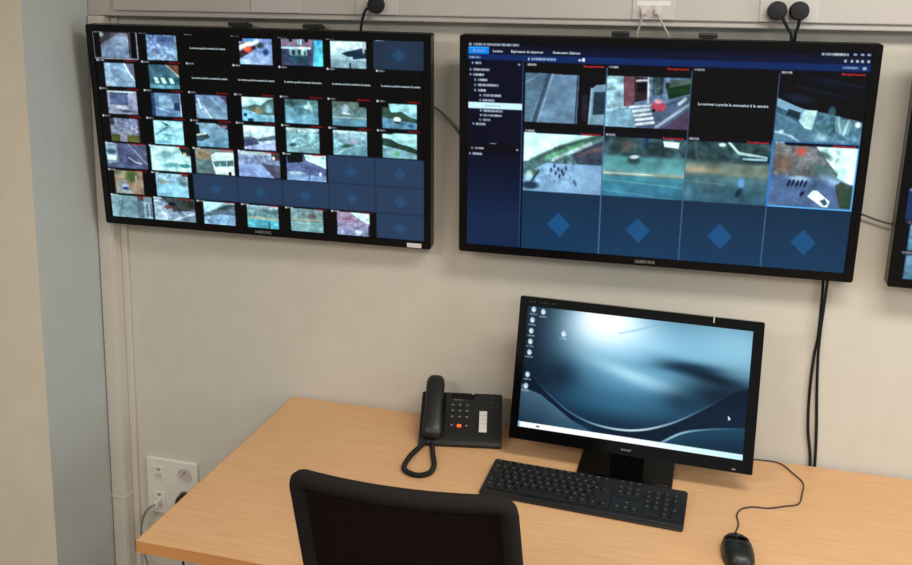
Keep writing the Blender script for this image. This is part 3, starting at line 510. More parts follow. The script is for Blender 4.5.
# separators
SEP = (92, 120, 152)
for u in HU[1:4]: A.rect(u-.0012, .127, u+.0012, .962, SEP, .8)
for v in HV[1:3]: A.rect(.171, v-.001, .977, v+.001, (40, 62, 96), .8)
A.rect(.781, .407, .977, .412, (70, 130, 190), .9); A.rect(.781, .683, .977, .689, (96, 170, 225)); A.rect(.779, .407, .784, .689, (60, 120, 190)); A.rect(.973, .41, .976, .688, (96, 170, 225)); 
for r in (1, 2):
    for c in range(1, 5):
        q = T2(r, c); q.dashes(.02, .022, .14, .04, (214, 222, 228), .85)
A2 = []
for (c, r) in ((1, 1), (2, 1), (4, 1), (1, 2), (2, 2), (3, 2), (4, 2)):
    if r == 2: Tile(cv, HU[c-1]+.002, HV[1]+.003, HU[c]-.002, HV[1]+.016).rect(.15, 0, 1, 1, (14, 20, 38), .8)
    A2.append((REC, HU[c]-.058, HV[r-1]+.0135-(.004 if r == 1 else -.001), .05, .0095, 1))
A2 += [('En direct', .035, .072, .03, .0115, 2), ('Lecture', .087, .073, .025, .012, 0), ('Explorateur de s\u00e9quences', .134, .073, .081, .012, 0), ("Gestionnaire d'alarmes", .239, .073, .069, .012, 0),
       (MSG, .6, .270, .163, .013, 0)]
tv2, sc2 = display('middle wall display showing camera software with a dark side menu and blue diamond tiles',
    (.9559, -.070, 1.2254), R(.98), R(5.22), W2, H2, [(-.112, -.071), (.084, .125)], cv)
captions(sc2, W2, H2, A2)

# --- right display, only its left edge in view
cv = Canvas((.0195, .034, .9805, .9615), 300, 170, (12, 12, 18))
for r in range(1, 8):
    for c in range(1, 8):
        q = T1(r, c)
        if r in (1, 2, 3): q.fill((15, 15, 20))
        elif (r+c) % 3 == 0: q.fill(BL)
        else:
            q = I1(r, c, .12, .9); q.grad((110, 146, 168), (84, 122, 148)); q.specks(0, 10, .4)
        T1(r, c).dashes(.05, .06, .25, .07, (214, 222, 226), .85)
tv3, sc3 = display('right wall display cut off by the picture edge, only its left border showing',
    (1.489+.465, -.070, 1.227), R(.6), R(5.0), W2, H2, [(-.112, -.071), (.084, .125)], cv)

# ================================================================== CABLES ON THE WALL
def plug_cable(label, c, path, group):
    t = thing('power_cable', label, 'power cable', c, (0, 0, 0), group)
    bm = bmesh.new(); lathe(bm, [(.0005, .0), (.0195, .0), (.021, .004), (.021, .018), (.018, .026), (.0005, .028)], Matrix.Rotation(R(90), 4, 'X'), 24)
    link('plug', bm, M['rubber'], t, True, 35)
    link('cord', TB([Vector(p)-Vector(c) for p in catmull(path, 6)], .0036), M['rubber'], t, True)
G = 'black power cables of the wall displays'
plug_cable('black round plug and cable above the right end of the left wall display', (.260, -.0545, 1.833), [(.250, -.07, 1.829), (.235, -.07, 1.821), (.226, -.066, 1.803), (.220, -.06, 1.785), (.216, -.052, 1.765), (.214, -.02, 1.70), (.2, -.012, 1.66)], G)
plug_cable('left one of two neighbouring black round plugs above the middle wall display', (1.204, -.0545, 1.834), [(1.21, -.072, 1.826), (1.218, -.07, 1.815), (1.229, -.063, 1.797), (1.240, -.056, 1.775), (1.243, -.02, 1.70), (1.24, -.012, 1.65)], G)
plug_cable('right one of two neighbouring black round plugs above the middle wall display', (1.250, -.0545, 1.834), [(1.252, -.074, 1.826), (1.252, -.071, 1.815), (1.2505, -.063, 1.797), (1.2475, -.056, 1.775), (1.255, -.02, 1.70), (1.257, -.012, 1.65)], G)
def data_cable(label, c, path):
    t = thing('network_cable', label, 'cable', c, (0, 0, 0), 'pale network cables above the middle display')
    link('connector', BX((-.0055, -.012, -.006), (.0055, 0, .006), .0012), M['offwhite'], t)
    link('cord', TB([Vector(p)-Vector(c) for p in catmull(path, 6)], .0024), M['ivory'], t, True)
data_cable('left one of two pale network cables hanging from the trunking to the middle display', (.913, -.0553, 1.828), [(.913, -.065, 1.826), (.911, -.067, 1.815), (.9045, -.062, 1.789), (.899, -.055, 1.765), (.895, -.02, 1.70), (.895, -.012, 1.66)])
data_cable('right one of two pale network cables hanging from the trunking to the middle display', (.944, -.0553, 1.828), [(.944, -.065, 1.826), (.950, -.067, 1.812), (.964, -.062, 1.789), (.974, -.055, 1.768), (.985, -.02, 1.70), (.985, -.012, 1.66)])
tag(link('cable', TB(catmull([(.33, -.012, 1.61), (.36, -.014, 1.598), (.393, -.016, 1.585), (.413, -.017, 1.575), (.434, -.018, 1.557), (.454, -.018, 1.537), (.476, -.018, 1.51), (.51, -.014, 1.47), (.56, -.012, 1.45)], 6), .003), M['greycable'], None, True),
    'thin grey cable drooping across the gap between the left and middle wall displays', 'cable')
tag(link('cable', TB(catmull([(1.36, -.010, 1.405), (1.40, -.012, 1.389), (1.424, -.014, 1.381), (1.442, -.015, 1.375), (1.473, -.015, 1.365), (1.508, -.015, 1.358), (1.56, -.012, 1.35)], 6), .0024), M['greycable'], None, True),
    'thin grey cable crossing the gap between the middle and right wall displays', 'cable')
tag(link('cable', TB(catmull([(1.362, -.010, 1.30), (1.366, -.0075, 1.209), (1.3675, -.0075, 1.152), (1.3675, -.0075, 1.077), (1.363, -.0055, 1.014), (1.362, -.0055, .924), (1.367, -.0055, .834), (1.380, -.0055, .744), (1.383, -.0055, .6), (1.38, -.0055, .35)], 8), .0034), M['rubber'], None, True),
    'black cable bowing out on the left, of the pair hanging below the middle wall display', 'cable', 'black cables hanging below the middle display')
tag(link('cable', TB(catmull([(1.376, -.012, 1.30), (1.374, -.016, 1.209), (1.372, -.017, 1.152), (1.370, -.017, 1.078), (1.372, -.010, 1.015), (1.3785, -.0055, .926), (1.386, -.0055, .836), (1.391, -.0055, .744), (1.395, -.0055, .6), (1.4, -.0055, .35)], 8), .0034), M['rubber'], None, True),
    'straighter black cable on the right, of the pair hanging below the middle wall display', 'cable', 'black cables hanging below the middle display')

# ================================================================== COMPUTER MONITOR
MW, MH = .5685, .3495; MT = R(-11.86); MY = R(-1.51)
t = thing('computer_monitor', 'black desktop computer monitor with glossy blue swirl wallpaper on the desk', 'monitor', (.9452, -.15, .74), (0, 0, MY))
panel = bpy.data.objects.new('panel', None)
PM = Matrix.Translation((0, -.06, .0555)) @ Matrix.Rotation(MT, 4, 'X') @ Matrix.Rotation(R(.37), 4, 'Y')   # panel frame -> thing frame
bm = bmesh.new()
out = rrect(MW, MH, .004, 3, 0, MH/2); su0, su1, sv0, sv1 = .035, .958, .066, .914
inn = [(-MW/2+MW*su1, MH*(1-sv0)), (-MW/2+MW*su0, MH*(1-sv0)), (-MW/2+MW*su0, MH*(1-sv1)), (-MW/2+MW*su1, MH*(1-sv1))]
n = len(out); per = n//4
vo = [bm.verts.new((p[0], .0, p[1])) for p in out]; vi = [bm.verts.new((p[0], .002, p[1])) for p in inn]; vb = [bm.verts.new((p[0], .004, p[1])) for p in inn]
vr = [bm.verts.new((p[0], .022, p[1])) for p in out]; vq = [bm.verts.new((p[0]*.8, .045, MH*.48+(p[1]-MH/2)*.7)) for p in out]
for i in range(n):
    k0, k1 = i//per, ((i+1) % n)//per; j = (i+1) % n
    bm.faces.new((vo[i], vo[j], vi[k0]) if k0 == k1 else (vo[i], vo[j], vi[k1], vi[k0]))
    bm.faces.new((vo[i], vr[i], vr[j], vo[j])); bm.faces.new((vr[i], vq[i], vq[j], vr[j]))
for k in range(4): bm.faces.new((vi[k], vi[(k+1) % 4], vb[(k+1) % 4], vb[k]))
bm.faces.new(vq); bm.transform(PM); link('housing', bm, M['gloss'], t)
bpy.data.objects.remove(panel)
# wallpaper
cv = Canvas((su0, sv0, su1, sv1), 360, 200, (20, 40, 58)); cv.k, cv.soft = .24, .2
A = Tile(cv, 0, 0, 1, 1)
A.grad((58, 92, 116), (16, 34, 50), 0); A.grad((40, 72, 94), (22, 44, 62))
def glow(cx, cy, rx, ry, c, al=1, p=2.0, ang=0):
    dx, dy = (A.x-cx)*1.63, A.y-cy; ca, sa = math.cos(R(ang)), math.sin(R(ang))
    d = ((dx*ca+dy*sa)/(rx*1.63))**2+((dy*ca-dx*sa)/ry)**2
    A.put(np.exp(-d*p), c, al)
glow(.9, .2, .35, .3, (142, 186, 206), .95, 1.3); glow(.05, .3, .15, .34, (10, 22, 32), .95, 1.0); glow(.1, .5, .2, .2, (16, 32, 44), .85); glow(.03, .08, .08, .2, (40, 66, 82), .5); glow(.13, .26, .09, .25, (16, 34, 46), .55)
glow(.55, .3, .36, .26, (136, 188, 212), .95, 1.2); glow(.4, .18, .2, .22, (186, 222, 242), .95, 1.2); glow(.37, .1, .13, .15, (242, 252, 255), 1, .9)
glow(.5, .5, .24, .18, (96, 150, 178), .85, 1.2); glow(.5, .46, .18, .05, (190, 225, 238), .7, 1.3, 14); glow(.62, .5, .14, .05, (150, 195, 214), .6, 1.3, 6)
glow(.8, .4, .18, .05, (14, 34, 48), .9, 1.1, 12); glow(.72, .36, .14, .035, (22, 48, 66), .8, 1.1, -2); glow(.85, .52, .16, .1, (16, 36, 50), .85, 1.0); glow(.7, .6, .12, .1, (24, 50, 66), .7); glow(.2, .52, .1, .14, (18, 38, 54), .6)
glow(.45, .66, .25, .1, (60, 108, 134), .7, 1.2)
A.line([(.43, .185), (.5, .15), (.6, .085)], .006, (120, 165, 190), .5)
crv = [tuple(p)[:2] for p in catmull([(.07, .53, 0), (.12, .61, 0), (.167, .673, 0), (.26, .77, 0), (.377, .825, 0), (.517, .825, 0), (.651, .755, 0), (.78, .63, 0), (.9, .48, 0)], 8)]
def soft_below(cr, c, al, depth):      # a sheet of colour that fades away below a curve
    xs = np.array([p[0] for p in cr]); ys = np.array([p[1] for p in cr])
    yc = np.interp(A.x, xs, ys, left=9, right=9); d = A.y-yc
    A.put(np.where((d > 0) & (yc < 5), np.clip(1-d/depth, 0, 1), 0), c, al)
soft_below([(0, .45)]+crv+[(1, .42)], (16, 36, 52), .85, .9)
soft_below([(0, .56), (.063, .645), (.123, .671), (.262, .815), (.36, .88)], (112, 144, 162), .6, .35)
glow(.3, .85, .12, .05, (40, 72, 94), .5)
def streak(cr, w, peak, spread, c0, c1, a0, a1):
    best = np.zeros(A.x.shape); tone = np.zeros(A.x.shape); n = len(cr)-1
    for k, ((xa, ya), (xb, yb)) in enumerate(zip(cr, cr[1:])):
        f = math.exp(-((k/n-peak)/spread)**2); px, py = (A.x-xa)*1.63, A.y-ya; ex, ey = (xb-xa)*1.63, yb-ya
        t_ = np.clip((px*ex+py*ey)/(ex*ex+ey*ey), 0, 1); d = np.hypot(px-t_*ex, py-t_*ey)
        m = np.clip(1.4-d/(w*(1+.6*f)), 0, 1)*(a0+(a1-a0)*f)*min(1, 4*k/n, 5*(1-k/n))
        tone = np.where(m > best, f, tone); best = np.maximum(best, m)
    col = np.array(c0)/255.*(1-tone[..., None])+np.array(c1)/255.*tone[..., None]
    A.a[:] = A.a*(1-best[..., None])+col*best[..., None]
streak(crv, .0045, .62, .2, (96, 140, 165), (210, 230, 238), .5, .9)
c2 = [tuple(p)[:2] for p in catmull([(.62, .885, 0), (.643, .868, 0), (.72, .79, 0), (.824, .742, 0), (.97, .70, 0)], 8)]
soft_below(c2, (44, 84, 106), .8, .2); streak(c2, .0045, .4, .3, (90, 130, 152), (165, 200, 215), .6, .9)
A.rect(0, .875, 1, .93, (226, 240, 244)); A.put(((A.y > .875))*np.clip((A.x-.5)/.5, 0, 1), (150, 205, 228), .6)
A.rect(.115, .888, .13, .902, (90, 120, 140)); A.rect(.03, .88, .045, .914, (70, 140, 190), .6)
for (x, y) in ((.058, .09), (.1, .1), (.056, .165), (.055, .24), (.055, .315), (.055, .39), (.055, .545), (.052, .625), (.195, .235)):
    A.blob(x+.004, y, .012, .024, (214, 228, 234), .9, .4); A.rect(x+.004, y-.012, x+.009, y-.002, (90, 130, 160), .6); A.dashes(x-.013, y+.033, x+.02, .011, (200, 214, 222), .7)
A.poly([(.888, .635), (.9, .66), (.893, .662), (.891, .675)], (235, 240, 245))
scm = make_screen(cv, MW, MH, t, .0036); scm.data.transform(PM)
bm = bmesh.new(); text_into(bm, 'acer', .0095, PM @ Matrix.Translation((-.0135, -.0004, .011)) @ UPRIGHT, .026, bold=.0002); link_flat('brand_lettering', bm, M['silver'], t)
bm = bmesh.new()
for k in range(11):
    if k not in (3, 8): box(bm, (-MW/2+.022+.0062*k, -.0004, MH-.0135), (-MW/2+.026+.0062*k, .0002, MH-.0095-.001*(k % 2)))
bm.transform(PM); link('model_marking', bm, M['phone_key'], t)
bm = BX((MW*.302, -.0006, MH-.013), (MW*.306, .01, MH+.0006)); bm.transform(PM); o = link('marker_sticker', bm, M['paper'], t); o['label'] = 'thin white sticker over the top edge'
bm = BX((MW*.42, -.0008, .006), (MW*.435, .0005, .009)); bm.transform(PM); link('power_button', bm, M['silver'], t)
bm = bmesh.new(); prism(bm, [(-.018, .012), (.004, .012), (.008, .2), (-.008, .2)], -.04, .04, 0); link('stand_column', bm, M['gloss'], t)
bm = bmesh.new(); prism(bm, rrect(.222, .185, .008, 4, 0, -.0), .0005, .0125, 2); bmesh.ops.bevel(bm, geom=[e for e in bm.edges if all(v.co.z > .01 for v in e.verts)], offset=.003, segments=2, affect='EDGES')
link('stand_base', bm, M['gloss'], t, True, 30)

# ================================================================== KEYBOARD
t = thing('keyboard', 'long black computer keyboard lying in front of the monitor', 'keyboard', (.8595, -.334, .7402), (0, 0, R(-3.27)))
KW, KD = .451, .15; tl = math.tan(R(5))
bm = bmesh.new(); hz = lambda y: .0165+(y)*tl
prism(bm, [(-KD/2, .0008), (-KD/2, .0075), (-KD/2+.006, hz(-KD/2)+.001), (KD/2-.006, hz(KD/2)), (KD/2, hz(KD/2)-.006), (KD/2-.004, .0008)], -KW/2, KW/2, 0)
bmesh.ops.bevel(bm, geom=[e for e in bm.edges if abs(abs(e.verts[0].co.x)-KW/2) < 1e-6 and abs(abs(e.verts[1].co.x)-KW/2) < 1e-6], offset=.003, segments=2, affect='EDGES')
link('case', bm, M['black'], t)
U = .01895; x0 = -KW/2+.0095; rows = []
yt = KD/2-.014
main = [[1]*15, [1]*13+[2], [1.5]+[1]*12+[1.5], [1.75]+[1]*11+[2.25], [1.25]+[1]*11+[2.75], [1.25, 1.25, 1.25, 6.25, 1.25, 1.25, 1.25, 1.25]]
keys = []
def addkey(x, w, y, h=1): keys.append((x, y, w*U-.0022, h*U-.0022))
for r, row in enumerate(main):
    y = yt-r*U-(.004 if r else 0); x = x0
    if r == 0:
        for k in range(13): addkey(x+(U*1.0 if k else 0)+(k-1)*U*1.0+(.010*((k-1)//4) if k else 0)+(U*.3 if k else U)-(.0 if k else 0), .95, y)
    else:
        for w in row: addkey(x, w, y); x += w*U
xn = x0+15*U+.006
for r, cols in ((0, (0, 1, 2)), (1, (0, 1, 2)), (2, (0, 1, 2)), (4, (1,)), (5, (0, 1, 2))):
    for c in cols: addkey(xn+c*U, 1, yt-r*U-(.004 if r else 0))
xp = xn+3*U+.006; WN = (KW/2-.0095-xp)/4/U
for r in range(1, 6):
    for c in range(4):
        if (r == 5 and c == 1) or (r in (3, 5) and c == 3): continue
        if r == 2 and c == 3: keys.append((xp+c*WN*U, yt-3*U-.004, WN*U-.0022, 2*U-.0022)); continue
        if r == 4 and c == 3: keys.append((xp+c*WN*U, yt-5*U-.004, WN*U-.0022, 2*U-.0022)); continue
        keys.append((xp+c*WN*U, yt-r*U-.004, (WN*(2 if (r == 5 and c == 0) else 1))*U-.0022, U-.0022))
keys = [k for k in keys if k[2] > 0]
def keymesh(bm, k, leg=True):
    x, y, w, h = k; yc = y-h/2+.0 ; ya, yb = y-h, y
    # y is rear edge of a unit key; tall keys keep their front edge
    if h > U: ya, yb = y-(U-.0022), y+h-(U-.0022)
    b = [(x, ya), (x+w, ya), (x+w, yb), (x, yb)]; e = .0022
    tp = [(x+e, ya+e), (x+w-e, ya+e), (x+w-e, yb-e*.7), (x+e, yb-e*.7)]
    v0 = [bm.verts.new((p[0], p[1], hz(p[1])-.001)) for p in b]; v1 = [bm.verts.new((p[0], p[1], hz(p[1])+.0055)) for p in tp]
    bm.faces.new(v1)
    for i in range(4): bm.faces.new((v0[i], v0[(i+1) % 4], v1[(i+1) % 4], v1[i]))
    if leg and w < .03:
        q = [(x+e+.0022, yb-.0085), (x+e+.0068, yb-.0085), (x+e+.0068, yb-.0042), (x+e+.0022, yb-.0042)]
        f = bm.faces.new([bm.verts.new((p[0], p[1], hz(p[1])+.0057)) for p in q]); f.material_index = 1
for k in keys[:100]:
    bm = bmesh.new(); keymesh(bm, k); link('key', bm, [M['key'], M['legend']], t)
if len(keys) > 100:
    bm = bmesh.new()
    for k in keys[100:]: keymesh(bm, k)
    o = link('keys', bm, [M['key'], M['legend']], t); o['kind'] = 'stuff'

# ================================================================== MOUSE
t = thing('computer_mouse', 'black corded computer mouse on the desk to the right of the keyboard', 'mouse', (1.188, -.475, .7402), (0, 0, R(4)))
bm = bmesh.new(); NU, NV = 32, 12; ring = []
for j in range(NV+1):
    ph = j/NV*math.pi/2; rr = math.cos(ph)**.55 if j < NV else 0; zz = .0015+.0355*math.sin(ph)**.9
    row = []
    for i in range(NU):
        a = 2*math.pi*i/NU; c, s = math.cos(a), math.sin(a)
        x = .0315*math.copysign(abs(c)**.75, c); y = .06*math.copysign(abs(s)**.72, s)
        x *= 1+.06*(-s)
        zs = 1-.30*max(0, y/.06)-.12*max(0, -y/.06)
        row.append(bm.verts.new((x*rr, y*rr-.004*math.sin(ph), zz*zs if j else .0005)))
    ring.append(row)
for a, b in zip(ring, ring[1:]):
    for i in range(NU): bm.faces.new((a[i], a[(i+1) % NU], b[(i+1) % NU], b[i]))
bm.faces.new(ring[0][::-1]); bmesh.ops.remove_doubles(bm, verts=bm.verts, dist=1e-5)
link('body', bm, M['black'], t, True, 60)
for s in (-1, 1):
    bm = bmesh.new(); g = []
    for i in range(7):
        for j in range(7):
            x = s*(.0035+.021*i/6); y = .012+.038*j/6-.009*(i/6)**2*(j/6)
            d = min(1, math.hypot(x/.034, y/.061)); z = .0015+.0355*math.sqrt(max(0, 1-d**3.6))*(1-.30*y/.06)+.0008
            g.append(bm.verts.new((x, y, z)))
    for i in range(6):
        for j in range(6): bm.faces.new((g[i*7+j], g[i*7+j+1], g[(i+1)*7+j+1], g[(i+1)*7+j]))
    link('mouse_button', bm, M['key'], t, True)
bm = bmesh.new(); lathe(bm, [(.0005, -.003), (.007, -.003), (.008, -.0015), (.008, .0015), (.007, .003), (.0005, .003)], Matrix.Translation((0, .03, .0245)) @ Matrix.Rotation(R(90), 4, 'Y'), 20); link('scroll_wheel', bm, M['rubber'], t, True, 40)
o = t; L = Matrix.Translation(o.location) @ Euler(o.rotation_euler).to_matrix().to_4x4(); Li = L.inverted()
cp = [(1.1845, -.415, .750), (1.187, -.398, .746), (1.196, -.352, .7424), (1.194, -.316, .7424), (1.204, -.285, .7424), (1.229, -.267, .7424), (1.263, -.262, .7424), (1.301, -.241, .7424), (1.331, -.221, .7424), (1.345, -.165, .7424), (1.352, -.115, .7424), (1.336, -.075, .7424), (1.306, -.024, .7424), (1.25, -.022, .7424), (1.18, -.03, .7424), (1.12, -.03, .7424)]
link('cord', TB([Li @ p for p in catmull(cp, 6)], .0017, 6), M['cord'], t, True)

# ================================================================== DESK PHONE
t = thing('desk_phone', 'black corded office telephone beside the monitor with an orange lit key', 'telephone', (.4285, -.2025, .7402), (0, 0, R(11.7)))
PW = .211; prof = [(0, .001), (0, .012), (.006, .0185), (.028, .026), (.124, .096), (.132, .091), (.138, .02), (.134, .001)]
bm = bmesh.new(); prism(bm, prof, 0, PW, 0)
bmesh.ops.bevel(bm, geom=list(bm.edges), offset=.0022, segments=2, affect='EDGES'); link('base', bm, M['phone'], t, True, 35)
sl = math.atan2(.070, .096); SM = Matrix.Translation((0, .028, .026)) @ Matrix.Rotation(sl, 4, 'X'); SLN = math.hypot(.070, .096)   # x right, y up the slope, z out
def on(bm): bm.transform(SM); return bm
def fy(fr): return SLN*(1-fr)     # fr: 0 at rear top, 1 at the front
for r, fr in enumerate((.32, .46, .61, .82)):
    for c, x in enumerate((.082, .101, .120)):
        lit = (r == 3 and c == 1)
        k = link('keypad_key', on(BX((x-.0055, fy(fr)-.0038, -.001), (x+.0055, fy(fr)+.0038, .003), .001)), M['phone_key'] if not lit else M['lamp_orange'], t)
        if lit: k['label'] = 'orange lit key'
        else: link('key_mark', on(BX((x-.0022, fy(fr)-.0015, .0028), (x+.0022, fy(fr)+.0015, .0033))), M['silver'], k)
link('display_window', on(BX((.078, fy(.16), -.001), (.140, fy(.03), .0012), .0008)), M['gloss'], t)
bm = bmesh.new()
for k in range(5): box(bm, (.083+.005*k, fy(.2), .0003), (.087+.005*k, fy(.165), .0006))
link('display_marking', on(bm), M['legend'], t)
bm = bmesh.new()
for k in range(5): box(bm, (.152, fy(.95)+.0122*k, -.001), (.172, fy(.95)+.0122*k+.0115, .0016), .0005)
o = link('speed_dial_strip', on(bm), M['paper'], t); o['label'] = 'white paper strip of speed dial labels'
for fr in (.1, .22, .34):
    for x in (.183, .197): link('function_key', on(BX((x-.005, fy(fr)-.003, -.001), (x+.005, fy(fr)+.003, .0022), .0008)), M['phone_key'], t)
for x in (.138,): link('function_key', on(BX((x-.004, fy(.8)-.003, -.001), (x+.004, fy(.8)+.003, .0022), .0008)), M['phone_key'], t)
bm = bmesh.new(); text_into(bm, 'Alcatel\u00b7Lucent', .007, SM @ Matrix.Translation((.098, SLN-.0065, .0006)), .03)
link_flat('brand_lettering', bm, M['silver'], t)
bm = bmesh.new(); lathe(bm, [(.0003, 0), (.003, 0), (.003, .0008), (.0003, .0008)], SM @ Matrix.Translation((.134, SLN-.004, .0002)), 16); link('brand_emblem', bm, M['white'], t)
link('handset_cradle', on(BX((.012, .004, -.001), (.064, SLN-.004, .004), .002)), M['gloss'], t)
# handset: cross-sections along the slope
bm = bmesh.new(); secs = [(-.012, .004, .004, .014), (-.009, .016, .009, .015), (.0, .0225, .0135, .017), (.018, .0245, .0165, .018), (.036, .0235, .014, .021), (.055, .0215, .0105, .026), (.08, .021, .0095, .0285), (.105, .0215, .0105, .027), (.125, .0225, .0135, .0225), (.142, .0225, .0155, .0205), (.156, .0205, .014, .0195), (.165, .015, .010, .0185), (.169, .005, .004, .018)]
rings = []
for (y, w, h, zc) in secs:
    rw = []
    for k in range(24):
        a = 2*math.pi*k/24; c, s = math.cos(a), math.sin(a)
        rw.append(bm.verts.new(SM @ Vector((.0345+1.08*w*math.copysign(abs(c)**.7, c), y-.014, zc+.002+h*math.copysign(abs(s)**.8, s)))))
    rings.append(rw)
for a, b in zip(rings, rings[1:]):
    for k in range(24): bm.faces.new((a[k], a[(k+1) % 24], b[(k+1) % 24], b[k]))
bm.faces.new(rings[0][::-1]); bm.faces.new(rings[-1]); link('handset', bm, M['phone'], t, True, 70)
L = Matrix.Translation(t.location) @ Euler(t.rotation_euler).to_matrix().to_4x4(); Li = L.inverted()
loop = catmull([(.452, -.176, .757), (.446, -.192, .751), (.432, -.256, .7475), (.4295, -.308, .7475), (.436, -.342, .7475), (.459, -.360, .7475), (.482, -.360, .7475), (.499, -.340, .7475), (.499, -.304, .7475), (.482, -.252, .7475), (.462, -.192, .7475), (.458, -.176, .753)], 40)
hel = []; cum = 0; prev = loop[0]; up = Vector((0, 0, 1))
dense = []
for a, b in zip(loop, loop[1:]):
    for k in range(4): dense.append(a.lerp(b, k/4))
for i, p in enumerate(dense):
    d = (dense[min(i+1, len(dense)-1)]-dense[max(i-1, 0)]).normalized(); cum += (p-prev).length; prev = p
    s = d.cross(up).normalized(); ang = cum/.0038*2*math.pi
    hel.append(Li @ (p+(s*math.cos(ang)+up*math.sin(ang))*.0045))
link('coiled_cord', TB(hel, .0021, 6), M['rubber'], t, True)

# ================================================================== OFFICE CHAIR
t = thing('office_chair', 'black office chair with mesh back pushed up to the front of the desk', 'chair', (.61, -.80, 0), (0, 0, R(0)))
BM4 = Matrix.Translation((-.0155, -.087, 1.0185)) @ Matrix.Rotation(R(-1.3), 4, 'Y') @ Matrix.Rotation(R(9), 4, 'X') @ Matrix(((1, 0, -.06, 0), (0, 1, 0, 0), (0, 0, 1, 0), (0, 0, 0, 1)))   # backrest frame: z up, origin at the middle of the top edge
W0, HB = .414, .50
def bulge(x): return .022*(1-(2*x/W0)**2)
loop = []
o2 = rrect(W0-.034, HB-.034, .018, 6, 0, -HB/2)
fine = []
for i, p in enumerate(o2):
    q = o2[(i+1) % len(o2)]; m_ = max(1, int(math.dist(p, q)/.02))
    for k in range(m_): fine.append((p[0]+(q[0]-p[0])*k/m_, p[1]+(q[1]-p[1])*k/m_))
bm = bmesh.new(); rings = []
nn = len(fine)
for i, p in enumerate(fine):
    a, b = Vector(fine[i-1]), Vector(fine[(i+1) % nn]); d = (b-a).normalized(); nrm = Vector((d.y, -d.x))
    if nrm.dot(Vector(p)-Vector((0, -HB/2))) < 0: nrm = -nrm
    y0 = -bulge(p[0])
    rings.append([bm.verts.new((p[0]+nrm.x*.017*math.cos(2*math.pi*k/10), y0+.016*math.sin(2*math.pi*k/10), p[1]+nrm.y*.017*math.cos(2*math.pi*k/10))) for k in range(10)])
for i in range(nn):
    for k in range(10): bm.faces.new((rings[i][k], rings[i][(k+1) % 10], rings[(i+1) % nn][(k+1) % 10], rings[(i+1) % nn][k]))
bm.transform(BM4); link('backrest_frame', bm, M['fabric'], t, True)
bm = bmesh.new(); g = []
NXm, NZm = 16, 16
for yy in (-.004, .004):
    for i in range(NXm+1):
        for j in range(NZm+1):
            x = (W0-.04)*(i/NXm-.5); z = -.02-(HB-.04)*j/NZm; g.append(bm.verts.new((x, -bulge(x)+yy, z)))
q = (NXm+1)*(NZm+1)
for i in range(NXm):
    for j in range(NZm):
        a = i*(NZm+1)+j
        bm.faces.new((g[a], g[a+1], g[a+NZm+2], g[a+NZm+1])); bm.faces.new((g[q+a], g[q+a+NZm+1], g[q+a+NZm+2], g[q+a+1]))
bm.transform(BM4); link('backrest_mesh', bm, M['mesh'], t, True)
link('back_bracket', TB(catmull([(.02, -.03, .56), (.02, -.02, .46), (.02, .08, .40), (.0, .2, .405)], 6), .018, 10), M['black'], t, True)
bm = BX((-.23, -.01, .425), (.23, .43, .485), .02, 3); link('seat', bm, M['fabric'], t, True, 50)
bm = bmesh.new(); tube(bm, [(0, .2, .10), (0, .2, .24)], .028, 16); tube(bm, [(0, .2, .24), (0, .2, .428)], .016, 16); link('gas_column', bm, M['black'], t, True, 40)
for k in range(5):
    a = R(90+72*k); e = Vector((.27*math.cos(a), .2+.27*math.sin(a), 0))
    link('base_arm', TB([Vector((.02*math.cos(a), .2+.02*math.sin(a), .105)), e+Vector((0, 0, .075))], lambda s: .02-.006*s, 8), M['black'], t, True, 40)
    bm = bmesh.new()
    for dx in (-.014, .014): lathe(bm, [(.0005, -.009), (.024, -.009), (.025, 0), (.024, .009), (.0005, .009)], Matrix.Translation(e+Vector((dx, 0, .0255))) @ Matrix.Rotation(R(90), 4, 'Y'), 16)
    tube(bm, [e+Vector((0, 0, .025)), e+Vector((0, 0, .072))], .006, 8); link('caster', bm, M['rubber'], t, True, 40)

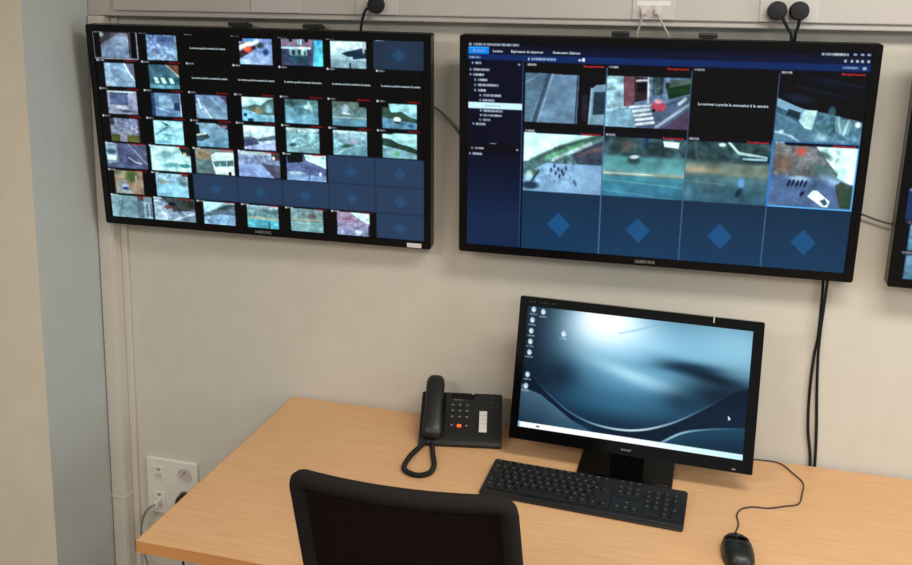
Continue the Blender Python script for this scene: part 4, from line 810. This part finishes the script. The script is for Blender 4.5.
# ================================================================== LIGHT
def area(name, loc, tgt, sx, sy, power, col):
    l = bpy.data.lights.new(name, 'AREA'); l.shape = 'RECTANGLE'; l.size = sx; l.size_y = sy; l.energy = power*.9; l.color = col
    o = bpy.data.objects.new(name, l); C.objects.link(o); o.location = loc
    o.rotation_euler = (Vector(tgt)-Vector(loc)).to_track_quat('-Z', 'Y').to_euler(); return o
area('ceiling_lamp', (1.6, -1.15, 2.57), (1.6, -1.15, 0), 1.2, .4, 36, (1, .96, .89))
area('ceiling_lamp', (-.6, -2.9, 2.57), (-.6, -2.9, 0), 1.2, .5, 52, (1, .94, .84))
area('ceiling_lamp', (1.9, -3.6, 2.57), (1.9, -3.6, 0), 1.2, .5, 58, (1, .96, .89))
area('cool_side_fill', (3.5, -1.5, 1.7), (-.6, -.5, 1.3), 1.0, 1.4, 34, (.76, .91, 1))  # unseen cool fill added to shade the pillar beside the display, no window here
w = bpy.data.worlds.new('World'); S.world = w; w.use_nodes = True
w.node_tree.nodes['Background'].inputs[0].default_value = (.95, .95, .92, 1); w.node_tree.nodes['Background'].inputs[1].default_value = .22

# ================================================================== CAMERA
cam = bpy.data.cameras.new('camera'); co = bpy.data.objects.new('camera', cam); C.objects.link(co); S.camera = co
cam.sensor_width = 36; cam.sensor_fit = 'HORIZONTAL'; cam.clip_start = .05
P_F, P_X, P_Y = 910.837, 439.898, 203.059
cam.lens = P_F/912*36; cam.shift_x = (456-P_X)/912; cam.shift_y = (P_Y-282.5)/912
yaw, pit, rol = R(15.09), R(11.05), R(1.2)
fw = Vector((-math.sin(yaw)*math.cos(pit), math.cos(yaw)*math.cos(pit), -math.sin(pit)))
rt = Vector((math.cos(yaw), math.sin(yaw), 0)); up = rt.cross(fw)
r2 = rt*math.cos(rol)+up*math.sin(rol); u2 = -rt*math.sin(rol)+up*math.cos(rol)
co.matrix_world = Matrix(((r2.x, u2.x, -fw.x, 1.028), (r2.y, u2.y, -fw.y, -2.263), (r2.z, u2.z, -fw.z, 1.787), (0, 0, 0, 1)))

v = S.view_settings; v.view_transform = 'Standard'; v.look = 'None'; v.gamma = 1; v.use_curve_mapping = False; v.exposure = 0
